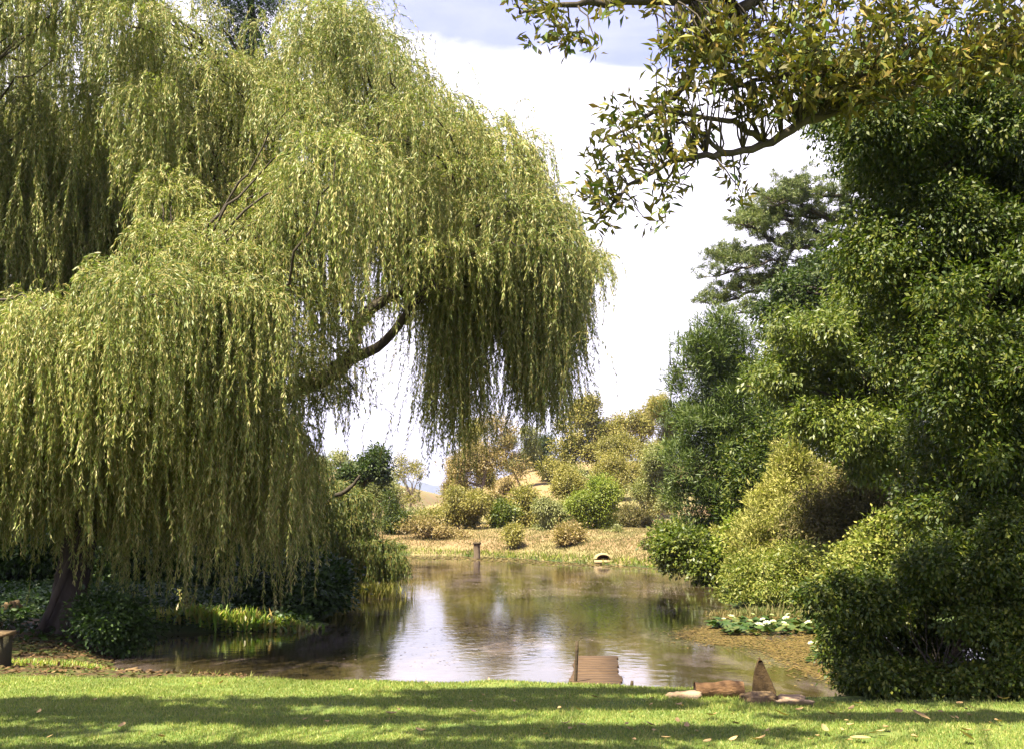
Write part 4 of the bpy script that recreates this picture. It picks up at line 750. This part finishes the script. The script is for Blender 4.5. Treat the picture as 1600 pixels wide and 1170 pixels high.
def fin():
    c = G(1198, 1088, -.03); c[1] += .12; z0 = gz1(c[0], c[1]); rng = np.random.default_rng(144); mb = MB()
    prof = [(-.10, -.1), (-.098, 0), (-.09, .1), (-.075, .2), (-.05, .29), (-.03, .338), (-.004, .30), (.034, .215), (.075, .115), (.108, .02), (.115, -.1)]
    a = np.array([[c[0] + x, c[1] + .035 * (1 - (z / .4) ** 2) + rng.normal() * .004, z0 + z] for x, z in prof]); b = a - [0, .06, 0]; b[:, 1] += .03 * np.clip((b[:, 2] - z0) / .33, 0, 1); n = len(prof)
    mid = (a + b) / 2; mid = np.stack([c[0] + (mid[:, 0] - c[0]) * 1.08, mid[:, 1], mid[:, 2] * 1.0 + .006], 1); i = np.arange(n - 1)
    q = np.concatenate([np.stack([i, i + 1, n + i + 1, n + i], -1), np.stack([n + i, n + i + 1, 2 * n + i + 1, 2 * n + i], -1)]); mb.add(np.vstack([a, mid, b]), q=q)
    for off, fl in ((0, 1), (2 * n, 0)):
        pts = (a if off == 0 else b); h = [[k, k + 1, n - 2 - k, n - 1 - k] for k in range(n // 2 - 1)]; mb.add(pts, q=[x if fl else x[::-1] for x in h], t=[[n // 2 - 1, n // 2, n // 2 + 1]])
    tag(mb.build('upright_stone', MT['slate']), 'pointed triangular upright stone standing at the water edge behind the row of stones', 'rock')
fin()
def logo():
    c = G(1124, 1092, 0); z0 = gz1(c[0], c[1]); rng = np.random.default_rng(145); r_ = thing('short_log', (c[0], c[1], z0), 'short thick log lying between the flat stones on the lawn edge', 'log'); mb = MB()
    xs = np.linspace(-.21, .21, 9); mb.tube(np.array([[c[0] + x, c[1] + .03 * x, z0 + .06 + .03 * x] for x in xs]), .068 + .006 * np.sin(xs * 20), 14, rng=rng, rough=.05, cap=False); mb.build('bark', MT['log'], r_)
    n = 14; an = np.linspace(0, 6.283, n, endpoint=False)
    for sx in (-1, 1):
        mb = MB(); e = np.array([c[0] + sx * .205, c[1] + sx * .006, z0 + .06 + sx * .006]); v = np.vstack([[e[0], e[1] + math.cos(t) * .064, e[2] + math.sin(t) * .064] for t in an] + [e + [sx * .004, 0, 0]]); j = np.arange(n); mb.add(v, t=np.stack([np.full(n, n), j, (j + 1) % n], -1)); mb.build('cut_end', MT['plank'], r_)
logo()
def jetty():
    A = G(893, 1071, -.1); B_ = G(970, 1072, -.1); C = G(900, 1026, -.12); D = G(962, 1026, -.12); r_ = thing('plank_jetty', ((A[0] + B_[0]) / 2, A[1], -.1), 'narrow brown plank jetty running out from the lawn edge over the pond', 'jetty'); rng = np.random.default_rng(146)
    L = C[1] - A[1]; n = 13; w = (D[0] - C[0]) / 2 + .02
    for i in range(n):
        t = (i + .5) / n; cx = ((A[0] + B_[0]) * (1 - t) + (C[0] + D[0]) * t) / 2; mb = MB(); mb.box((cx + rng.normal() * .006, A[1] + t * L, -.115 + rng.normal() * .004), (w * rng.uniform(.92, 1.06), L / n / 2 - .008, .015), rot=rng.normal() * .012); mb.build('plank', MT['plank'], r_)
    for s in (-1, 1):
        mb = MB(); cx0 = (A[0] + B_[0]) / 2 + s * w * .8; cx1 = (C[0] + D[0]) / 2 + s * w * .8; mb.tube(np.array([[cx0, A[1] + .02, -.165], [cx1, C[1] - .02, -.165]]), .032, 6); mb.build('bearer', MT['postwood'], r_)
    for s in (-1, 1):
        mb = MB(); cx1 = (C[0] + D[0]) / 2 + s * w * .8; mb.tube(np.array([[cx1, C[1] - .12, -.2], [cx1, C[1] - .12, -1.0]]), .03, 7); mb.build('leg', MT['postwood'], r_)
    q = G(898, 1066, -.1); mb = MB(); mb.tube(np.array([[q[0] + .004 * k, q[1] + .1, -.5 + .1 * k] for k in range(9)]) * [1, 1, 1] + [0, 0, .0], .017, 8, rng=rng, rough=.08)
    o = mb.build('mooring_post', MT['postwood']); tag(o, 'thin dark upright stake beside the left edge of the plank jetty', 'post')
jetty()
for i, px in enumerate((891, 989)):
    q = G(px, 1071, -.1); mb = MB(); mb.tube(np.array([[q[0], q[1] + .1, -.45], [q[0], q[1] + .1, -.1], [q[0] + .004, q[1] + .1, -.065]]), [.018, .017, .013], 8); tag(mb.build('peg', MT['postwood']), ['tiny dark peg at the water edge just left of the jetty stake', 'tiny dark peg at the water edge right of the plank jetty'][i], 'peg')
# left bank oddments
def block():
    c = P(-27, 1045, 12.0); z0 = gz1(c[0], 12.0); r_ = thing('stone_block', (c[0], 12.0, z0), 'weathered block with a pale flat top cut off by the left edge', 'block'); rng = np.random.default_rng(147); mb = MB()
    mb.box((c[0], 12, z0 + .15), (.235, .16, .18), jit=.008, rng=rng); mb.build('body', MT['moss_stone'], r_); mb = MB(); mb.box((c[0], 12, z0 + .345), (.26, .18, .018), jit=.004, rng=rng); mb.build('top_slab', MT['stone'], r_)
block()
rock('bank_rock', 'reddish brown rock in the shade at the far left bank', 18, 962, (.14, .12, .12), 'stone', 148, -.15, .03)
rock('bank_rock', 'sunlit pale rock on the left bank beside the leaning willow stem', 55, 976, (.20, .14, .10), 'pale_stone', 149, -.15, .02)
rock('bank_rock', 'small brown rock on leaf litter below the round bush', 205, 1022, (.10, .08, .06), 'stone', 150, -.15, .01)
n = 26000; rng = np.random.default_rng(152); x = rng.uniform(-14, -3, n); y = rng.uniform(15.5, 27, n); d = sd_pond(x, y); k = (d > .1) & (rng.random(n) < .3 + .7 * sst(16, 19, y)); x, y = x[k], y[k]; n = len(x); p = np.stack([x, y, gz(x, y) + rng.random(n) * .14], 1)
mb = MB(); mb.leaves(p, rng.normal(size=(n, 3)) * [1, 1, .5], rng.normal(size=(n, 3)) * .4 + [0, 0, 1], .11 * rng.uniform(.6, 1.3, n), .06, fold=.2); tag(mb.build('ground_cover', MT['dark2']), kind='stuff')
# litter (uncountable)
n = 5600; rng = np.random.default_rng(151); x = rng.uniform(-8.5, -2.6, n); y = rng.uniform(10.9, 18, n); d = sd_pond(x, y); k = (d > .05) & (lawn_w(x, y) < .6); x, y = x[k], y[k]; n = len(x); p = np.stack([x, y, gz(x, y) + .008 + rng.random(n) * .015], 1)
mb = MB(); mb.leaves(p, rng.normal(size=(n, 3)) * [1, 1, .15], rng.normal(size=(n, 3)) * .25 + [0, 0, 1], .075 * rng.uniform(.6, 1.3, n), .04, fold=.2); tag(mb.build('leaf_litter', MT['litter']), kind='stuff')

# ------------------------------------------------------------------ lawn grass (uncountable)
n = 330000; rng = np.random.default_rng(160); x = rng.uniform(-6.5, 6.5, n); y = 6.2 + 5.2 * rng.random(n) ** 1.0; k = (rng.random(n) < lawn_w(x, y) * (1 - .75 * sst(.45, .75, wav(x * 1.3, y * 2.2, 2.0, 4)))) & (np.abs(x) < .52 * y + .3); x, y = x[k], y[k]; n = len(x)
p = np.stack([x, y, gz(x, y) - .004], 1); hh = (.022 + .014 * rng.random(n)) * (1 + .25 * wav(x, y, 3.1)); mb = MB()
mb.leaves(p, np.array([0, 0, 1.]) + rng.normal(size=(n, 3)) * [.5, .5, .1], rng.normal(size=(n, 3)), hh, .0055 * rng.uniform(.7, 1.4, n), fold=0, wide=.3); tag(mb.build('lawn_grass', MT['grass']), kind='stuff')
n = 26000; rng = np.random.default_rng(162); x = rng.uniform(-6, 5, n); y = rng.uniform(9, 12.5, n); d = sd_pond(x, y) + .12 * wav(x, y, 3.3, 1); k = (d > .05) & (d < .75) & (rng.random(n) < .55 + .45 * wav(x, y, 2.2)) & (y < 13) & (x > -3.4); x, y = x[k], y[k]; n = len(x); p = np.stack([x, y, gz(x, y) - .005], 1); mb = MB()
mb.leaves(p, np.array([0, 0, 1.]) + rng.normal(size=(n, 3)) * [.6, .6, .1], rng.normal(size=(n, 3)), rng.uniform(.03, .085, n), .006, fold=0, wide=.3); n = 2600; x = rng.uniform(1.15, 2.75, n); y = rng.uniform(9.1, 9.75, n); mb.leaves(np.stack([x, y, gz(x, y) - .004], 1), np.array([0, 0, 1.]) + rng.normal(size=(n, 3)) * [.6, .6, .1], rng.normal(size=(n, 3)), rng.uniform(.02, .06, n), .006, fold=0, wide=.3)
tag(mb.build('edge_grass', MT['grass']), kind='stuff')
# fallen leaves
rng = np.random.default_rng(161); spots = [(1112, 1126, 1.3), (1222, 1125, 1.5), (1300, 1124, .9), (1182, 1098, 1.2), (1440, 1131, 1.7), (1345, 1162, 1.8), (1185, 1164, 1.5), (1105, 1166, .9), (1017, 1142, 1.4), (885, 1141, .9), (912, 1143, .9), (612, 1123, 1.3), (658, 1151, 1.1), (190, 1143, 1.2), (252, 1160, 1.3), (147, 1099, .7), (250, 1098, .8), (312, 1073, .8), (345, 1075, .9), (83, 1056, .7), (1510, 1152, 1.4), (1511, 1166, 1.6), (1405, 1118, 1.0), (1568, 1098, 1.4), (1500, 1104, 1.0), (1340, 1105, 1.1), (1385, 1144, 1.0), (1240, 1142, 1.1), (1330, 1115, .8), (930, 1100, .9), (1060, 1110, .9), (755, 1094, .7), (60, 1120, .7), (1560, 1135, 1.1), (1290, 1150, 1.0), (1150, 1140, .9), (1430, 1160, 1.1), (1040, 1160, .9), (985, 1125, .9), (1470, 1118, .9)]
spots += [(rng.uniform(880, 1600), rng.uniform(1098, 1168), rng.uniform(.45, .95)) for _ in range(46)] + [(rng.uniform(0, 900), rng.uniform(1062, 1165), rng.uniform(.4, .75)) for _ in range(20)]
FGR = 'fallen leaves on the lawn'
spec = {4: 'large pale buff fallen leaf curled on the lawn near the right bush', 5: 'long tan fallen leaf at the bottom right of the lawn', 21: 'whitish upturned fallen leaf at the bottom edge of the lawn far right', 11: 'orange fallen leaf alone on the shaded lawn left of centre', 14: 'pinkish fallen leaf alone at the bottom left of the lawn'}
for i, (px, py, s) in enumerate(spots):
    c = G(px, py, 0); z0 = gz1(c[0], c[1]) + .026; mb = MB(); az = rng.random() * 6.283; L = .078 * s; W = .045 * s; n = 6; t = np.linspace(0, 1, n); half = W / 2 * np.sin(np.pi * np.clip(t * .94 + .05, 0, 1)) ** .7; curl = rng.uniform(.2, 1.0); tx_, ty_ = rng.normal(size=2) * .22
    ca_, sa = math.cos(az), math.sin(az); v = []
    for k in range(n):
        zc = .22 * L * curl * (2 * t[k] - 1) ** 2 + .004
        for sgn, up in ((-1, .4), (0, 0), (1, .4)):
            lx, ly = (t[k] - .5) * L, sgn * half[k]; v.append((c[0] + lx * ca_ - ly * sa, c[1] + lx * sa + ly * ca_, z0 + zc + up * half[k] * .8 + abs(tx_) * L * .4 + tx_ * lx + ty_ * ly))
    q = [[k * 3 + a, k * 3 + a + 1, k * 3 + a + 4, k * 3 + a + 3] for k in range(n - 1) for a in (0, 1)]; mb.add(v, q=q)
    col = rng.choice(3)
    o = mb.build('fallen_leaf', MT['fallen'], smooth=True); tag(o, spec.get(i, 'small dry tan fallen leaf lying on the mown lawn'), 'leaf', FGR)

# ------------------------------------------------------------------ floating weed and lilies
def flecks(name, poly, n, L, W, seed, mat, fill=.5, z=.004, per_noise=2.0, soft=.28):
    rng = np.random.default_rng(seed); pts = [gl(*p) for p in poly]; a = np.array(pts); x = rng.uniform(a[:, 0].min(), a[:, 0].max(), n); y = rng.uniform(a[:, 1].min(), a[:, 1].max(), n)
    k = inpoly(pts, x, y) & (sd_pond(x, y) < .05) & (wav(x, y * .6, per_noise, seed) + rng.normal(size=n) * .35 > -fill); x, y = x[k], y[k]; n = len(x); x = x + rng.normal(size=n) * soft * (rng.random(n) ** 2); y = y + rng.normal(size=n) * soft * 1.6 * (rng.random(n) ** 2); kk = sd_pond(x, y) < .05; x, y = x[kk], y[kk]; n = len(x); p = np.stack([x, y, WATER + z + rng.random(n) * .006], 1); mb = MB()
    mb.leaves(p, rng.normal(size=(n, 3)) * [1, 1, .0], rng.normal(size=(n, 3)) * .03 + [0, 0, 1], L * rng.uniform(.5, 1.4, n), W * rng.uniform(.5, 1.4, n), fold=0); return tag(mb.build(name, MT[mat]), kind='stuff')
flecks('floating_weed', [(1055, 990), (1120, 975), (1320, 972), (1330, 1040), (1310, 1075), (1280, 1060), (1230, 1040), (1180, 1012), (1090, 1004)], 46000, .05, .042, 171, 'weed', .28, per_noise=3.0)
flecks('weed_band', [(1125, 955), (1140, 950), (1330, 952), (1330, 972), (1200, 968), (1130, 966)], 20000, .06, .045, 172, 'weed', .35, per_noise=3)
flecks('drifting_scum', [(840, 905), (1060, 910), (1070, 985), (1000, 1000), (720, 1010), (700, 985), (760, 940)], 22000, .04, .03, 173, 'scum', -.25, per_noise=1.6)
flecks('drifting_specks', [(560, 930), (840, 900), (1060, 930), (1050, 1010), (700, 1040), (530, 1030)], 5000, .045, .03, 177, 'scum', -.2, per_noise=1.1)
flecks('shore_scum', [(600, 868), (760, 869), (1030, 882), (1040, 890), (900, 884), (700, 874), (600, 872)], 6000, .22, .12, 174, 'weed', .8)
def pads():
    rng = np.random.default_rng(175); mb = MB()
    for _ in range(520):
        px, py = rng.uniform(1105, 1300), rng.uniform(972, 995)
        if py > 993 - 10 * (px < 1130): continue
        c = G(px, py, WATER); r = rng.uniform(.04, .085); n = 9; a0 = rng.random() * 6.283; an = a0 + np.linspace(.25, 6.03, n); tilt = rng.normal(size=2) * .28; h = rng.uniform(.012, .11)
        v = [[c[0], c[1], WATER + h]] + [[c[0] + math.cos(t) * r, c[1] + math.sin(t) * r, WATER + h + r * (math.cos(t) * tilt[0] + math.sin(t) * tilt[1]) + .008] for t in an]; j = np.arange(1, n); mb.add(v, t=np.stack([np.zeros(n - 1, int), j, j + 1], -1))
    for _ in range(60):
        px, py = rng.uniform(1262, 1310), rng.uniform(1015, 1040); c = G(px, py, WATER); r = rng.uniform(.03, .06); n = 9; an = np.linspace(.2, 6.1, n); h = rng.uniform(.012, .04); v = [[c[0], c[1], WATER + h]] + [[c[0] + math.cos(t) * r, c[1] + math.sin(t) * r, WATER + h + .01] for t in an]; j = np.arange(1, n); mb.add(v, t=np.stack([np.zeros(n - 1, int), j, j + 1], -1))
    tag(mb.build('lily_pads', MT['pad']), kind='stuff')
pads()
def lily_mesh():
    rng = np.random.default_rng(176); mb = MB()
    for ring, (k, el, L, W) in enumerate([(9, .35, .075, .034), (8, .75, .065, .030), (6, 1.15, .05, .024)]):
        an = np.linspace(0, 6.283, k, endpoint=False) + ring * .3; D = np.stack([np.cos(an) * math.cos(el), np.sin(an) * math.cos(el), np.full(k, math.sin(el))], 1); N = np.stack([-np.cos(an) * math.sin(el), -np.sin(an) * math.sin(el), np.full(k, math.cos(el))], 1); mb.leaves(np.zeros((k, 3)) + [0, 0, .01], D, N, L, W, fold=.25, wide=.5)
    hb = MB(); hb.tube(np.array([[0, 0, .012], [0, 0, .03], [0, 0, .036]]), [.013, .014, .008], 8); return mb, hb
pm, hm = lily_mesh(); LG = 'white water lilies by the right bank'; first = None
for i, (px, py, s) in enumerate([(1142, 974, 1.2), (1186, 988, 1.25), (1198, 984, 1.0), (1208, 982, 1.0), (1229, 976, 1.05), (1228, 988, 1.0), (1264, 984, 1.1), (1172, 980, .8), (1192, 978, .8), (1206, 970, .7), (1232, 970, .8), (1176, 969, .7), (1131, 977, .7), (1225, 984, .8), (1269, 1018, .9)]):
    c = G(px, py, WATER); lb = {1: 'largest white water lily, low in the front of the pads', 0: 'white water lily at the left end of the green pads', 6: 'white water lily at the right end of the pads against the dark bush', 14: 'lone white water lily below the main pad bed near the dark bush'}.get(i, 'small white water lily among the crowded green pads')
    if first is None:
        first = thing('water_lily', (c[0], c[1], WATER + .10), lb, 'flower', LG); fa = pm.build('petals', MT['petal'], first, world=False); fb = hm.build('flower_heart', MT['heart'], first, world=False); o = first
    else:
        o = first.copy(); COL.objects.link(o); o.location = (c[0], c[1], WATER + .10); o['label'] = lb
        for ch in (fa, fb): cc = ch.copy(); COL.objects.link(cc); cc.parent = o
    o.scale = (s * 1.0,) * 3; o.rotation_euler = (0.3 * math.sin(i * 2.1), .3 * math.cos(i * 1.7), i * 1.1)

# ------------------------------------------------------------------ light, sky
sun_d = bpy.data.lights.new('sun', 'SUN'); sun = bpy.data.objects.new('sun', sun_d); COL.objects.link(sun)
sun_d.energy = 5.0; sun_d.angle = rad(0.53); sun_d.color = (1, .92, .74)
from mathutils import Vector
sun.rotation_euler = Vector(sd).to_track_quat('Z', 'Y').to_euler()
w = bpy.data.worlds.new('World'); sc.world = w; w.use_nodes = True; nt = w.node_tree; nt.nodes.clear()
out = nt.nodes.new('ShaderNodeOutputWorld'); bg = nt.nodes.new('ShaderNodeBackground'); nt.links.new(bg.outputs[0], out.inputs[0])
sky = nt.nodes.new('ShaderNodeTexSky'); sky.sky_type = 'NISHITA'; sky.sun_disc = False; sky.sun_elevation = rad(SUN_EL); sky.sun_rotation = math.atan2(sd[0], sd[1]); sky.air_density = 1.0; sky.dust_density = 1.0; sky.ozone_density = 1.0
tc = nt.nodes.new('ShaderNodeTexCoord')
d1, d2 = nrm(ray(600, 40)), nrm(ray(1040, 112)); nn = nrm(np.cross(d2, d1)); nn = nn if nn[2] > 0 else -nn
dot = nd(nt, 'ShaderNodeVectorMath', operation='DOT_PRODUCT'); nt.links.new(tc.outputs['Generated'], dot.inputs[0]); dot.inputs[1].default_value = tuple(nn)
mp = nd(nt, 'ShaderNodeMapping'); mp.inputs['Scale'].default_value = (1, 1, 4.0); mp.inputs['Rotation'].default_value = (0, rad(8), 0); nt.links.new(tc.outputs['Generated'], mp.inputs[0])
nz = noise(nt, 3.2, 7, mp.outputs[0], .55, .3)
ad = nd(nt, 'ShaderNodeMath', operation='MULTIPLY_ADD'); nt.links.new(nz, ad.inputs[0]); ad.inputs[1].default_value = -0.10; nt.links.new(dot.outputs['Value'], ad.inputs[2])
mr = nd(nt, 'ShaderNodeMapRange', interpolation_type='SMOOTHSTEP'); nt.links.new(ad.outputs[0], mr.inputs[0]); mr.inputs[1].default_value = -.062; mr.inputs[2].default_value = -.035; mr.inputs[3].default_value = 1; mr.inputs[4].default_value = 0
wisp = ramp(nt, nz, [(.38, (.12, .12, .12)), (.78, (.6, .6, .6))])
mx = nd(nt, 'ShaderNodeMath', operation='MAXIMUM'); nt.links.new(mr.outputs[0], mx.inputs[0]); nt.links.new(wisp, mx.inputs[1])
skyg = mixc(nt, 1.0, sky.outputs[0], (1.42, 1.10, 1.50), 'MULTIPLY'); c = mixc(nt, mx.outputs[0], skyg, (8.1, 7.7, 8.9)); nt.links.new(c, bg.inputs[0]); bg.inputs[1].default_value = 0.05

hm_ = bpy.data.materials.new('air_haze'); hm_.use_nodes = True; hn = hm_.node_tree; hn.nodes.clear(); ho = hn.nodes.new('ShaderNodeOutputMaterial'); hv = hn.nodes.new('ShaderNodeVolumePrincipled')
hv.inputs['Color'].default_value = (.62, .68, 1, 1); hv.inputs['Density'].default_value = HAZE; hv.inputs['Anisotropy'].default_value = .4; hn.links.new(hv.outputs[0], ho.inputs['Volume'])
if HAZE > 0:
    mb = MB(); mb.box((0, 0, 84), (11000, 11000, 86.4)); hz = mb.build('haze', hm_); tag(hz, kind='stuff')
sc.view_settings.view_transform = 'Standard'; sc.view_settings.look = 'None'; sc.view_settings.gamma = 1; sc.view_settings.exposure = 2.2
sc.render.engine = 'CYCLES'; cy = sc.cycles
cy.max_bounces = 6; cy.diffuse_bounces = 3; cy.glossy_bounces = 3; cy.transmission_bounces = 3; cy.transparent_max_bounces = 4; cy.use_denoising = True; cy.denoiser = 'OPENIMAGEDENOISE'; cy.denoising_input_passes = 'RGB_ALBEDO_NORMAL'; cy.denoising_prefilter = 'ACCURATE'; cy.caustics_reflective = False; cy.caustics_refractive = False
cy.sample_clamp_indirect = 4
